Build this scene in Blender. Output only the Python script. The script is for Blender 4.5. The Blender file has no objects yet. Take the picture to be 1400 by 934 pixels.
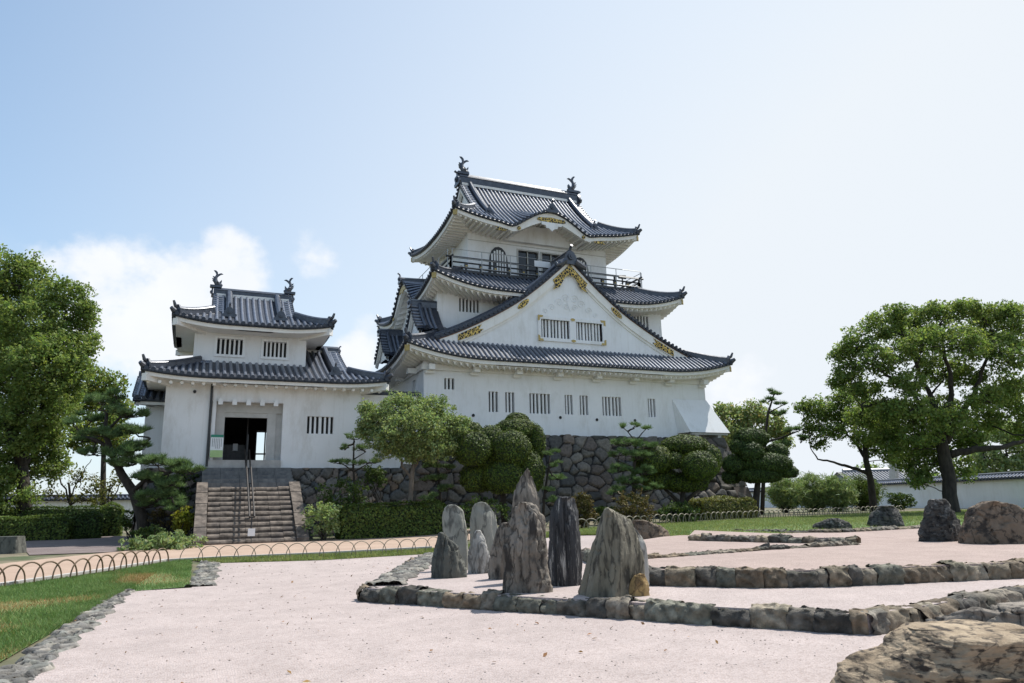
import bpy, bmesh, math, random
import numpy as np
from mathutils import Vector, Matrix, noise
from math import sin, cos, pi, radians, sqrt, hypot, atan2
random.seed(7); rng = np.random.default_rng(7)
sc = bpy.context.scene; COL = sc.collection
# ---------------------------------------------------------------- camera
F_PX, TH, PSI, ROLL, EYE = 992.98, radians(12.5596), radians(23.5708), radians(1.17677), 1.6
FW = np.array([sin(PSI)*cos(TH), cos(PSI)*cos(TH), sin(TH)])
R0 = np.array([cos(PSI), -sin(PSI), 0.0]); U0 = np.cross(R0, FW)
RT = cos(ROLL)*R0 - sin(ROLL)*U0; UP = cos(ROLL)*U0 + sin(ROLL)*R0
cam = bpy.data.cameras.new('camera'); cam.sensor_width = 36; cam.lens = F_PX/1400*36
cam.clip_start = 0.1; cam.clip_end = 9000
camo = bpy.data.objects.new('camera', cam); COL.objects.link(camo)
camo.matrix_world = Matrix(((RT[0], UP[0], -FW[0], 0), (RT[1], UP[1], -FW[1], 0), (RT[2], UP[2], -FW[2], EYE), (0, 0, 0, 1)))
sc.camera = camo
# ---------------------------------------------------------------- sky, sun, exposure
SUN_EL, SUN_AZ = radians(60), radians(77)          # azimuth from +Y towards +X
sun = bpy.data.lights.new('sun', 'SUN'); sun.energy = 3.6; sun.angle = radians(0.53); sun.color = (1, .955, .89)
suno = bpy.data.objects.new('sun', sun); COL.objects.link(suno)
sd = Vector((sin(SUN_AZ)*cos(SUN_EL), cos(SUN_AZ)*cos(SUN_EL), sin(SUN_EL)))
suno.rotation_euler = sd.to_track_quat('Z', 'Y').to_euler(); suno.location = (40, 10, 60)
wd = bpy.data.worlds.new('World'); sc.world = wd; wd.use_nodes = True
def build_world():
    nt = wd.node_tree; N = nt.nodes; L = nt.links; N.clear()
    out = N.new('ShaderNodeOutputWorld'); bg = N.new('ShaderNodeBackground'); L.new(bg.outputs[0], out.inputs[0])
    sky = N.new('ShaderNodeTexSky'); sky.sky_type = 'NISHITA'; sky.sun_disc = False
    sky.sun_elevation = SUN_EL; sky.sun_rotation = SUN_AZ; sky.air_density = 1.0; sky.dust_density = .8; sky.ozone_density = 1.0
    tc = N.new('ShaderNodeTexCoord')
    sep = N.new('ShaderNodeSeparateXYZ'); L.new(tc.outputs['Generated'], sep.inputs[0])
    # bright summer haze: thicker towards the horizon and towards the sun
    dot = N.new('ShaderNodeVectorMath'); dot.operation = 'DOT_PRODUCT'; L.new(tc.outputs['Generated'], dot.inputs[0])
    dot.inputs[1].default_value = Vector((.93, .22, -.3)).normalized()
    mr = N.new('ShaderNodeMapRange'); L.new(dot.outputs['Value'], mr.inputs[0])
    mr.inputs[1].default_value = -.22; mr.inputs[2].default_value = .62; mr.inputs[3].default_value = .24; mr.inputs[4].default_value = 1.0
    mh = N.new('ShaderNodeMapRange'); L.new(sep.outputs['Z'], mh.inputs[0])
    mh.inputs[1].default_value = 0; mh.inputs[2].default_value = .55; mh.inputs[3].default_value = .86; mh.inputs[4].default_value = 0
    mx = N.new('ShaderNodeMath'); mx.operation = 'MAXIMUM'; L.new(mr.outputs[0], mx.inputs[0]); L.new(mh.outputs[0], mx.inputs[1])
    mix = N.new('ShaderNodeMixRGB'); tn = N.new('ShaderNodeMixRGB'); tn.blend_type = 'MULTIPLY'; tn.inputs[0].default_value = 1; L.new(sky.outputs[0], tn.inputs[1]); tn.inputs[2].default_value = (.62, .88, .95, 1)
    L.new(mx.outputs[0], mix.inputs[0]); L.new(tn.outputs[0], mix.inputs[1])
    mix.inputs[2].default_value = (4.2, 4.48, 4.78, 1)
    # cumulus low in the left part of the sky, faint streaks elsewhere
    mp = N.new('ShaderNodeMapping'); L.new(tc.outputs['Generated'], mp.inputs[0]); mp.inputs['Scale'].default_value = (1, 1, 1.25)
    nz = N.new('ShaderNodeTexNoise'); L.new(mp.outputs[0], nz.inputs[0]); nz.inputs['Scale'].default_value = 7.5
    nz.inputs['Detail'].default_value = 8; nz.inputs['Roughness'].default_value = .56
    def blob(d, r0, r1):
        v = N.new('ShaderNodeVectorMath'); v.operation = 'DISTANCE'; L.new(tc.outputs['Generated'], v.inputs[0])
        v.inputs[1].default_value = d
        m = N.new('ShaderNodeMapRange'); L.new(v.outputs['Value'], m.inputs[0]); m.interpolation_type = 'SMOOTHSTEP'
        m.inputs[1].default_value = r0; m.inputs[2].default_value = r1; m.inputs[3].default_value = 1; m.inputs[4].default_value = 0
        return m.outputs[0]
    def direc(px, py):
        d = FW*F_PX + RT*(px-700) - UP*(py-467); return tuple(d/np.linalg.norm(d))
    acc = None
    for (px, py, r0, r1) in ((150, 420, .03, .165), (215, 385, .02, .13), (90, 385, .01, .10), (330, 365, .02, .11), (415, 352, .0, .08), (250, 470, .02, .15), (490, 480, 0, .09), (1010, 540, 0, .10)):
        b = blob(direc(px, py), r0, r1)
        if acc is None: acc = b
        else:
            m = N.new('ShaderNodeMath'); m.operation = 'MAXIMUM'; L.new(acc, m.inputs[0]); L.new(b, m.inputs[1]); acc = m.outputs[0]
    sc_ = N.new('ShaderNodeMath'); sc_.operation = 'MULTIPLY'; L.new(acc, sc_.inputs[0]); sc_.inputs[1].default_value = .72
    add = N.new('ShaderNodeMath'); add.operation = 'ADD'; L.new(sc_.outputs[0], add.inputs[0]); nm = N.new('ShaderNodeMath'); nm.operation = 'MULTIPLY'; L.new(nz.outputs[0], nm.inputs[0]); nm.inputs[1].default_value = 1.9; L.new(nm.outputs[0], add.inputs[1])
    cr = N.new('ShaderNodeMapRange'); cr.interpolation_type = 'SMOOTHSTEP'; L.new(add.outputs[0], cr.inputs[0])
    cr.inputs[1].default_value = 1.34; cr.inputs[2].default_value = 1.72; cr.inputs[3].default_value = 0; cr.inputs[4].default_value = .95
    nz2 = N.new('ShaderNodeTexNoise'); L.new(mp.outputs[0], nz2.inputs[0]); nz2.inputs['Scale'].default_value = 13; nz2.inputs['Detail'].default_value = 6
    cc = N.new('ShaderNodeMixRGB'); L.new(nz2.outputs[0], cc.inputs[0]); cc.inputs[1].default_value = (4.4, 4.6, 4.95, 1); cc.inputs[2].default_value = (5.1, 5.15, 5.25, 1)
    mc = N.new('ShaderNodeMixRGB'); L.new(cr.outputs[0], mc.inputs[0]); L.new(mix.outputs[0], mc.inputs[1]); L.new(cc.outputs[0], mc.inputs[2])
    L.new(mc.outputs[0], bg.inputs[0]); bg.inputs[1].default_value = .12
build_world()
sc.view_settings.view_transform = 'Standard'; sc.view_settings.look = 'None'; sc.view_settings.gamma = 1; sc.view_settings.exposure = 0.76
sc.render.engine = 'CYCLES'; sc.cycles.max_bounces = 6; sc.cycles.diffuse_bounces = 4; sc.cycles.transmission_bounces = 3; sc.cycles.glossy_bounces = 3

# ---------------------------------------------------------------- terrain and picking
def sstep(a, b, x):
    t = np.clip((x-a)/(b-a), 0, 1); return t*t*(3-2*t)
def tz(x, y):
    q = sstep(7, 17, np.asarray(x, float)); k = .28+.30*q; y = np.asarray(y, float); t = np.clip((y-17+4*q)/(13-4.5*q), 0, 1)
    return k*t*t*(3-2*t)
def ray(px, py): return FW*F_PX + RT*(px-700) - UP*(py-467)
def onz(px, py, z=0.0):
    d = ray(px, py); t = (z-EYE)/d[2]; return np.array([d[0]*t, d[1]*t, z])
def onY(px, py, Y):
    d = ray(px, py)*(Y/ray(px, py)[1]); return np.array([d[0], d[1], d[2]+EYE])
def G(px, py):
    d = ray(px, py); d = d/np.linalg.norm(d); lo = None
    for t in np.arange(2, 160, .05):
        p = d*t
        if p[2]+EYE <= float(tz(p[0], p[1])): return np.array([p[0], p[1], float(tz(p[0], p[1]))])
    return np.array([p[0], p[1], 0.])

# ---------------------------------------------------------------- materials
def mk(name, c1, c2, scale=3.0, rough=.8, bump=0.0, bscale=None, metal=0.0, vcol=False, detail=6, stretch=(1, 1, 1), spec=.5, ramp=(.35, .65), bdist=.02, extra=None, coat=0.0, trans=0.0, n2=None):
    m = bpy.data.materials.new(name); m.use_nodes = True; nt = m.node_tree; N = nt.nodes; L = nt.links
    b = N['Principled BSDF']; b.inputs['Roughness'].default_value = rough; b.inputs['Metallic'].default_value = metal
    b.inputs['Specular IOR Level'].default_value = spec; b.inputs['Coat Weight'].default_value = coat
    tc = N.new('ShaderNodeTexCoord'); mp = N.new('ShaderNodeMapping'); mp.inputs['Scale'].default_value = stretch
    L.new(tc.outputs['Object'], mp.inputs[0])
    nz = N.new('ShaderNodeTexNoise'); nz.inputs['Scale'].default_value = scale; nz.inputs['Detail'].default_value = detail; nz.inputs['Roughness'].default_value = .62
    L.new(mp.outputs[0], nz.inputs[0])
    cr = N.new('ShaderNodeValToRGB'); L.new(nz.outputs[0], cr.inputs[0])
    cr.color_ramp.elements[0].position = ramp[0]; cr.color_ramp.elements[1].position = ramp[1]
    cr.color_ramp.elements[0].color = (*c1, 1); cr.color_ramp.elements[1].color = (*c2, 1)
    col = cr.outputs[0]
    if n2:                                             # a second, finer layer of spots: (scale, colour, lo, hi)
        z2 = N.new('ShaderNodeTexNoise'); z2.inputs['Scale'].default_value = n2[0]; z2.inputs['Detail'].default_value = 5
        L.new(mp.outputs[0] if len(n2) > 4 else tc.outputs['Object'], z2.inputs[0])
        r2 = N.new('ShaderNodeMapRange'); L.new(z2.outputs[0], r2.inputs[0]); r2.inputs[1].default_value = n2[2]; r2.inputs[2].default_value = n2[3]
        mx = N.new('ShaderNodeMixRGB'); L.new(r2.outputs[0], mx.inputs[0]); L.new(col, mx.inputs[1]); mx.inputs[2].default_value = (*n2[1], 1); col = mx.outputs[0]
    if vcol:
        a = N.new('ShaderNodeAttribute'); a.attribute_name = 'Col'
        mu = N.new('ShaderNodeMixRGB'); mu.blend_type = 'MULTIPLY'; mu.inputs[0].default_value = 1
        L.new(col, mu.inputs[1]); L.new(a.outputs['Color'], mu.inputs[2]); col = mu.outputs[0]
    L.new(col, b.inputs['Base Color'])
    if bump:
        bz = N.new('ShaderNodeTexNoise'); bz.inputs['Scale'].default_value = bscale or scale*4; bz.inputs['Detail'].default_value = 8; bz.inputs['Roughness'].default_value = .65
        L.new(mp.outputs[0], bz.inputs[0])
        bp = N.new('ShaderNodeBump'); bp.inputs['Strength'].default_value = bump; bp.inputs['Distance'].default_value = bdist
        L.new(bz.outputs[0], bp.inputs['Height']); L.new(bp.outputs[0], b.inputs['Normal'])
    if trans:
        t = N.new('ShaderNodeBsdfTranslucent'); ms = N.new('ShaderNodeMixShader'); ms.inputs[0].default_value = trans
        br = N.new('ShaderNodeMixRGB'); br.blend_type = 'MULTIPLY'; br.inputs[0].default_value = 1; L.new(col, br.inputs[1]); br.inputs[2].default_value = (1.1, 1.15, .78, 1)
        L.new(br.outputs[0], t.inputs[0]); L.new(b.outputs[0], ms.inputs[1]); L.new(t.outputs[0], ms.inputs[2])
        L.new(ms.outputs[0], N['Material Output'].inputs[0])
    return m
M = {}
def plaster(name, c, dirty, lo=.5, hi=.85):
    m = mk(name, tuple(x*.93 for x in c), c, .7, .85, .12, 30, ramp=(.3, .7), bdist=.01)
    nt = m.node_tree; N = nt.nodes; L = nt.links; b = N['Principled BSDF']
    old = b.inputs['Base Color'].links[0].from_socket
    tc = N.new('ShaderNodeTexCoord'); mp = N.new('ShaderNodeMapping'); mp.inputs['Scale'].default_value = (1.1, 1.1, .42); L.new(tc.outputs['Object'], mp.inputs[0])
    nz = N.new('ShaderNodeTexNoise'); nz.inputs['Scale'].default_value = 1.1; nz.inputs['Detail'].default_value = 9; nz.inputs['Roughness'].default_value = .7; L.new(mp.outputs[0], nz.inputs[0])
    r = N.new('ShaderNodeMapRange'); L.new(nz.outputs[0], r.inputs[0]); r.inputs[1].default_value = lo; r.inputs[2].default_value = hi
    mx = N.new('ShaderNodeMixRGB'); L.new(r.outputs[0], mx.inputs[0]); L.new(old, mx.inputs[1]); mx.inputs[2].default_value = (*dirty, 1)
    m3 = N.new('ShaderNodeMapping'); m3.inputs['Scale'].default_value = (5, 5, .16); L.new(tc.outputs['Object'], m3.inputs[0])
    n3 = N.new('ShaderNodeTexNoise'); n3.inputs['Scale'].default_value = 1.3; n3.inputs['Detail'].default_value = 8; n3.inputs['Roughness'].default_value = .68; L.new(m3.outputs[0], n3.inputs[0])
    r3 = N.new('ShaderNodeMapRange'); L.new(n3.outputs[0], r3.inputs[0]); r3.inputs[1].default_value = .54; r3.inputs[2].default_value = .8; r3.inputs[4].default_value = .38
    x3 = N.new('ShaderNodeMixRGB'); L.new(r3.outputs[0], x3.inputs[0]); L.new(mx.outputs[0], x3.inputs[1]); x3.inputs[2].default_value = (*dirty, 1)
    L.new(x3.outputs[0], b.inputs['Base Color']); return m
M['plaster'] = plaster('white_plaster', (.83, .84, .85), (.55, .54, .50), .5, .92)
M['plaster_old'] = plaster('weathered_plaster', (.79, .795, .80), (.46, .43, .38), .5, .9)
M['eave_white'] = plaster('eave_plaster', (.84, .83, .80), (.60, .57, .51), .5, .9)
M['grey_trim'] = mk('grey_trim', (.42, .42, .40), (.52, .51, .49), 2, .8, .1)
M['tile'] = mk('fired_tile', (.085, .10, .135), (.17, .19, .235), 5, .33, .15, 40, metal=.3, spec=.8, n2=(1.6, (.14, .145, .15), .56, .8))
M['ridge_tile'] = mk('ridge_tile', (.030, .037, .055), (.065, .076, .10), 5, .34, .15, 40, metal=.2, spec=.8)
M['tile_sheet'] = mk('pan_tile', (.016, .021, .034), (.034, .041, .058), 5, .5, .2, 30, n2=(2.5, (.05, .052, .055), .6, .8))  # also on round tile ends, where the dark tone paints in shade
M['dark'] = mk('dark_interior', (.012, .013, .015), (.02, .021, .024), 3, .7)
M['blackwood'] = mk('black_lacquer', (.018, .020, .024), (.035, .037, .042), 6, .45)
M['gold'] = mk('gilt_fitting', (.36, .26, .085), (.48, .36, .14), 9, .45, .3, 40, metal=.35)
def filigree():
    m = mk('gilt_filigree', (.5, .33, .07), (.74, .53, .16), 8, .4, metal=.5); nt = m.node_tree; N = nt.nodes; L = nt.links; b = N['Principled BSDF']
    old = b.inputs['Base Color'].links[0].from_socket
    tc = N.new('ShaderNodeTexCoord'); v = N.new('ShaderNodeTexVoronoi'); v.inputs['Scale'].default_value = 6.5; v.feature = 'DISTANCE_TO_EDGE'; L.new(tc.outputs['Object'], v.inputs[0])
    nz = N.new('ShaderNodeTexNoise'); nz.inputs['Scale'].default_value = 9; L.new(tc.outputs['Object'], nz.inputs[0])
    s = N.new('ShaderNodeMath'); s.operation = 'MULTIPLY_ADD'; L.new(nz.outputs[0], s.inputs[0]); s.inputs[1].default_value = .16; L.new(v.outputs[0], s.inputs[2])
    r = N.new('ShaderNodeMapRange'); L.new(s.outputs[0], r.inputs[0]); r.inputs[1].default_value = .155; r.inputs[2].default_value = .185
    mx = N.new('ShaderNodeMixRGB'); L.new(r.outputs[0], mx.inputs[0]); mx.inputs[1].default_value = (.02, .02, .022, 1); L.new(old, mx.inputs[2])
    mm = N.new('ShaderNodeMixRGB'); L.new(r.outputs[0], mm.inputs[0]); L.new(old, mm.inputs[1]); mm.inputs[2].default_value = (.02, .02, .022, 1)
    L.new(mm.outputs[0], b.inputs['Base Color']); return m
M['filigree'] = filigree()
M['brown_line'] = mk('brown_edge', (.16, .07, .035), (.24, .11, .05), 4, .7)
M['steel'] = mk('galvanised_tube', (.30, .31, .31), (.40, .41, .41), 6, .45, metal=.6)
M['glass'] = mk('dark_glass', (.015, .018, .022), (.02, .024, .028), 2, .08)
M['gravel'] = None
def gravel(name, light, dark, warm):
    m = mk(name, light, warm, .35, .95, 0, ramp=(.3, .75)); nt = m.node_tree; N = nt.nodes; L = nt.links; b = N['Principled BSDF']
    old = b.inputs['Base Color'].links[0].from_socket
    tc = N.new('ShaderNodeTexCoord')
    v = N.new('ShaderNodeTexVoronoi'); v.inputs['Scale'].default_value = 42; L.new(tc.outputs['Object'], v.inputs[0])
    sp = N.new('ShaderNodeSeparateColor'); L.new(v.outputs['Color'], sp.inputs[0])
    r = N.new('ShaderNodeMapRange'); L.new(sp.outputs[0], r.inputs[0]); r.inputs[1].default_value = .35; r.inputs[2].default_value = 1.0; r.inputs[3].default_value = 0; r.inputs[4].default_value = .6
    mx = N.new('ShaderNodeMixRGB'); L.new(r.outputs[0], mx.inputs[0]); L.new(old, mx.inputs[1]); mx.inputs[2].default_value = (*dark, 1)
    v2 = N.new('ShaderNodeTexVoronoi'); v2.inputs['Scale'].default_value = 9; L.new(tc.outputs['Object'], v2.inputs[0])
    s2 = N.new('ShaderNodeMapRange'); L.new(v2.outputs['Distance'], s2.inputs[0]); s2.inputs[1].default_value = .05; s2.inputs[2].default_value = .13; s2.inputs[3].default_value = .55; s2.inputs[4].default_value = 0
    sq = N.new('ShaderNodeSeparateColor'); L.new(v2.outputs['Color'], sq.inputs[0])
    gt = N.new('ShaderNodeMath'); gt.operation = 'GREATER_THAN'; L.new(sq.outputs[1], gt.inputs[0]); gt.inputs[1].default_value = .72
    ml = N.new('ShaderNodeMath'); ml.operation = 'MULTIPLY'; L.new(gt.outputs[0], ml.inputs[0]); L.new(s2.outputs[0], ml.inputs[1])
    m2 = N.new('ShaderNodeMixRGB'); L.new(ml.outputs[0], m2.inputs[0]); L.new(mx.outputs[0], m2.inputs[1]); m2.inputs[2].default_value = (.16, .13, .11, 1)
    nz = N.new('ShaderNodeTexNoise'); nz.inputs['Scale'].default_value = 1.7; nz.inputs['Detail'].default_value = 7; L.new(tc.outputs['Object'], nz.inputs[0])
    r3 = N.new('ShaderNodeMapRange'); L.new(nz.outputs[0], r3.inputs[0]); r3.inputs[1].default_value = .3; r3.inputs[2].default_value = .75; r3.inputs[3].default_value = .86; r3.inputs[4].default_value = 1.05
    m3 = N.new('ShaderNodeMixRGB'); m3.blend_type = 'MULTIPLY'; m3.inputs[0].default_value = 1; L.new(m2.outputs[0], m3.inputs[1])
    cmb = N.new('ShaderNodeCombineColor'); [L.new(r3.outputs[0], cmb.inputs[i]) for i in range(3)]; L.new(cmb.outputs[0], m3.inputs[2])
    L.new(m3.outputs[0], b.inputs['Base Color'])
    bp = N.new('ShaderNodeBump'); bp.inputs['Strength'].default_value = .8; bp.inputs['Distance'].default_value = .012; L.new(v.outputs['Distance'], bp.inputs['Height'])
    nb = N.new('ShaderNodeTexNoise'); nb.inputs['Scale'].default_value = 4; nb.inputs['Detail'].default_value = 4; L.new(tc.outputs['Object'], nb.inputs[0])
    b2 = N.new('ShaderNodeBump'); b2.inputs['Strength'].default_value = .22; b2.inputs['Distance'].default_value = .04; L.new(nb.outputs[0], b2.inputs['Height']); L.new(bp.outputs[0], b2.inputs['Normal'])
    L.new(b2.outputs[0], b.inputs['Normal']); return m
M['gravel'] = gravel('pale_pink_gravel', (.445, .378, .358), (.26, .205, .185), (.395, .333, .313))
M['gravel2'] = gravel('tan_pink_gravel', (.395, .31, .275), (.23, .17, .148), (.35, .272, .242))
M['soil'] = mk('dry_soil', (.10, .085, .055), (.20, .17, .11), 1.3, .95, .5, 18, n2=(.6, (.05, .075, .025), .45, .62))
M['lawnbase'] = mk('lawn_base', (.085, .15, .045), (.14, .21, .075), 1.1, .95, .5, 25, n2=(1.4, (.22, .155, .07), .6, .75))
M['path'] = mk('tan_path', (.34, .245, .185), (.40, .295, .225), 1.2, .9, .3, 90, n2=(60, (.30, .2, .14), .55, .75))
M['asphalt'] = mk('grey_path', (.13, .10, .095), (.18, .145, .135), 1.5, .9, .3, 60)
M['concrete'] = mk('kerb_concrete', (.38, .36, .34), (.48, .46, .43), 3, .85, .2)
M['stone'] = mk('wall_stone', (.55, .55, .55), (1, 1, 1), 7, .85, .6, 14, vcol=True, bdist=.03)
M['step_stone'] = mk('step_stone', (.055, .044, .036), (.185, .152, .125), 4, .9, .6, 16, n2=(1.5, (.06, .05, .045), .55, .7))
M['step_shaded'] = mk('shaded_step_stone', (.10, .105, .11), (.19, .19, .19), 4, .9, .6, 16)  # upper steps: same stone, the shade they lie in put into the colour
M['paper'] = mk('sign_white', (.72, .73, .74), (.78, .79, .8), 3, .5)
M['sign_green'] = mk('sign_green', (.02, .20, .13), (.025, .23, .15), 3, .5)
M['sign_lime'] = mk('sign_lime', (.35, .50, .20), (.42, .56, .26), 3, .5)
M['sign_ink'] = mk('sign_ink', (.12, .14, .16), (.16, .18, .2), 3, .5)
M['bamboo'] = mk('brown_hoop', (.10, .062, .035), (.19, .125, .075), 8, .55)
M['ironhoop'] = mk('pale_hoop', (.12, .10, .075), (.24, .205, .15), 8, .5)
M['bark'] = mk('bark', (.018, .015, .012), (.052, .043, .034), 6, .95, .9, 22, stretch=(1, 1, .35), bdist=.04)
M['bark_grey'] = mk('bark_pale', (.09, .075, .06), (.17, .145, .12), 6, .95, .8, 22, stretch=(1, 1, .35), bdist=.03)

# ---------------------------------------------------------------- mesh helpers
def root_loc(p):
    while p is not None and p.parent is not None: p = p.parent
    return Vector(p.location) if p is not None else Vector((0, 0, 0))
def link_mesh(me, name, mat, parent):
    o = bpy.data.objects.new(name, me); COL.objects.link(o)
    if mat is not None: me.materials.append(mat)
    if parent is not None: o.parent = parent
    return o
class MB:
    def __init__(s): s.v = []; s.f = []; s.c = None; s.m = [0]
    def mark(s):
        if s.m[-1] != len(s.v): s.m.append(len(s.v))
    def pieces(s, name, mat, parent=None, smooth=False):
        s.mark(); out = []
        for a, b in zip(s.m[:-1], s.m[1:]):
            q = MB(); q.v = s.v[a:b]; q.f = [tuple(i-a for i in f) for f in s.f if a <= f[0] < b]
            if s.c is not None: q.c = s.c[a:b]
            out.append(q.build(name, mat, parent, smooth))
        return out
    def add(s, vs, fs):
        k = len(s.v); s.v.extend([tuple(map(float, p)) for p in vs]); s.f.extend([tuple(i+k for i in f) for f in fs]); return k
    def bx(s, x0, x1, y0, y1, z0, z1):
        s.add([(x0, y0, z0), (x1, y0, z0), (x1, y1, z0), (x0, y1, z0), (x0, y0, z1), (x1, y0, z1), (x1, y1, z1), (x0, y1, z1)],
              [(0, 3, 2, 1), (4, 5, 6, 7), (0, 1, 5, 4), (1, 2, 6, 5), (2, 3, 7, 6), (3, 0, 4, 7)])
    def obox(s, c, ax, ay, az):
        c, ax, ay, az = map(np.array, (c, ax, ay, az)); vs = [c+i*ax+j*ay+k*az for k in (-1, 1) for (i, j) in ((-1, -1), (1, -1), (1, 1), (-1, 1))]
        s.add(vs, [(0, 3, 2, 1), (4, 5, 6, 7), (0, 1, 5, 4), (1, 2, 6, 5), (2, 3, 7, 6), (3, 0, 4, 7)])
    def grid(s, P):                                   # P[i][j] points
        n, m = len(P), len(P[0]); s.add([p for r in P for p in r], [(i*m+j, (i+1)*m+j, (i+1)*m+j+1, i*m+j+1) for i in range(n-1) for j in range(m-1)])
    def poly(s, pts): s.add(pts, [tuple(range(len(pts)))])
    def prism(s, pts, ext):                           # flat polygon pushed along ext
        n = len(pts); e = np.array(ext); a = [np.array(p, float) for p in pts]
        s.add(a+[p+e for p in a], [tuple(range(n)), tuple(range(2*n-1, n-1, -1))]+[(i, i+n, (i+1) % n+n, (i+1) % n) for i in range(n)])
    def tube(s, path, rad, n=8, cap=True, flat=1.0):
        path = [np.array(p, float) for p in path]; k = len(path)
        if not hasattr(rad, '__len__'): rad = [rad]*k
        ring = []; prev = None
        for i, p in enumerate(path):
            t = path[min(i+1, k-1)]-path[max(i-1, 0)]; t = t/(np.linalg.norm(t)+1e-9)
            if prev is None:
                a = np.array([0, 0, 1.]) if abs(t[2]) < .9 else np.array([1., 0, 0]); u = np.cross(t, a)
            else: u = prev-t*(prev@t)
            u = u/(np.linalg.norm(u)+1e-9); w = np.cross(t, u); prev = u
            ring.append([p+rad[i]*(cos(2*pi*q/n)*u+flat*sin(2*pi*q/n)*w) for q in range(n)])
        b = s.add([q for r in ring for q in r], [(i*n+j, i*n+(j+1) % n, (i+1)*n+(j+1) % n, (i+1)*n+j) for i in range(k-1) for j in range(n)])
        if cap: s.f.append(tuple(b+j for j in range(n))[::-1]); s.f.append(tuple(b+(k-1)*n+j for j in range(n)))
    def bar(s, path, w, h, up=(0, 0, 1), rnd=True):   # ridge bar: flat sides, rounded top
        path = [np.array(p, float) for p in path]; k = len(path); up = np.array(up, float); R = []
        for i, p in enumerate(path):
            t = path[min(i+1, k-1)]-path[max(i-1, 0)]; t = t/(np.linalg.norm(t)+1e-9); sd_ = np.cross(t, up); sd_ = sd_/(np.linalg.norm(sd_)+1e-9); n_ = np.cross(sd_, t)
            prof = [(-.5*w, -.12), (-.5*w, h*.62), (-.62*w, h*.66), (-.5*w, h*.8), (-.22*w, h), (.22*w, h), (.5*w, h*.8), (.62*w, h*.66), (.5*w, h*.62), (.5*w, -.12)] if rnd else [(-.5*w, 0), (-.5*w, h), (.5*w, h), (.5*w, 0)]
            R.append([p+a*sd_+b*n_ for a, b in prof])
        m = len(R[0]); b = s.add([q for r in R for q in r], [(i*m+j, (i+1)*m+j, (i+1)*m+(j+1) % m, i*m+(j+1) % m) for i in range(k-1) for j in range(m)])
        s.f.append(tuple(b+j for j in range(m))); s.f.append(tuple(b+(k-1)*m+j for j in range(m))[::-1])
    def build(s, name, mat, parent=None, smooth=False):
        off = root_loc(parent); me = bpy.data.meshes.new(name)
        me.from_pydata([(a-off.x, b-off.y, c-off.z) for a, b, c in s.v], [], s.f); 
        if smooth: me.polygons.foreach_set('use_smooth', [True]*len(me.polygons))
        if s.c is not None: set_col(me, s.c)
        me.update(); return link_mesh(me, name, mat, parent)
def set_col(me, c):
    c = np.asarray(c, np.float32)
    if c.shape[1] == 3: c = np.hstack([c, np.ones((len(c), 1), np.float32)])
    a = me.color_attributes.new('Col', 'FLOAT_COLOR', 'POINT'); a.data.foreach_set('color', c.ravel())
def np_mesh(name, V, Fc, mat, parent=None, col=None, smooth=False):
    V = np.asarray(V, np.float32); Fc = np.asarray(Fc, np.int32); off = root_loc(parent); V = V-np.array(off, np.float32)
    me = bpy.data.meshes.new(name); k = Fc.shape[1]
    me.vertices.add(len(V)); me.vertices.foreach_set('co', V.ravel())
    me.loops.add(Fc.size); me.loops.foreach_set('vertex_index', Fc.ravel())
    me.polygons.add(len(Fc)); me.polygons.foreach_set('loop_start', np.arange(0, Fc.size, k, dtype=np.int32))
    if smooth: me.polygons.foreach_set('use_smooth', np.ones(len(Fc), bool))
    me.update(calc_edges=True)
    if col is not None: set_col(me, col)
    return link_mesh(me, name, mat, parent)
def tag(o, label=None, cat=None, group=None, kind=None):
    for k, v in (('label', label), ('category', cat), ('group', group), ('kind', kind)):
        if v: o[k] = v
    return o
def thing(name, label, cat, loc=(0, 0, 0), group=None):
    o = bpy.data.objects.new(name, None); COL.objects.link(o); o.location = loc; o.empty_display_size = .3
    bpy.context.view_layer.update(); return tag(o, label, cat, group)
def loft(A, B, n, m, off=0.0):                        # sheet draped on the terrain between two polylines
    def res(P, n):
        P = np.array(P, float); d = np.r_[0, np.cumsum(np.hypot(*np.diff(P[:, :2], axis=0).T))]; t = np.linspace(0, d[-1], n)
        return np.c_[np.interp(t, d, P[:, 0]), np.interp(t, d, P[:, 1])]
    a, b = res(A, n), res(B, n); G_ = []
    for i in range(n):
        row = []
        for j in range(m):
            p = a[i]+(b[i]-a[i])*j/(m-1); row.append((p[0], p[1], float(tz(p[0], p[1]))+off))
        G_.append(row)
    mb = MB(); mb.grid(G_); return mb
# ---------------------------------------------------------------- roofs
def V2(P, e, n, s, d, z): return (P[0]+e[0]*s+n[0]*d, P[1]+e[1]*s+n[1]*d, z)
class Roof:
    def __init__(s): s.sheet, s.tile, s.eave, s.fascia, s.soffit, s.ridge, s.orn, s.board, s.wall, s.gold = (MB() for _ in range(10))
def halftube(mb, pts, nrm, e, r, cap0=True, k=6):
    E = np.array([e[0], e[1], 0.]); R = []
    for p, n in zip(pts, nrm):
        p = np.array(p); R.append([p+E*r*cos(pi*q/k)+n*r*1.1*sin(pi*q/k) for q in range(k+1)])
    m = k+1; b = mb.add([q for w in R for q in w], [(i*m+j, i*m+j+1, (i+1)*m+j+1, (i+1)*m+j) for i in range(len(R)-1) for j in range(k)])
def disc(mb, c, e, up, n, r, t=.05, k=10):
    c, e, up, n = (np.array(a, float) for a in (c, e, up, n)); a = [c+r*(cos(2*pi*q/k)*e+sin(2*pi*q/k)*up) for q in range(k)]
    b = mb.add(a+[p+n*t for p in a], [tuple(range(k)), tuple(range(2*k-1, k-1, -1))]+[(i, i+k, (i+1) % k+k, (i+1) % k) for i in range(k)])
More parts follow.
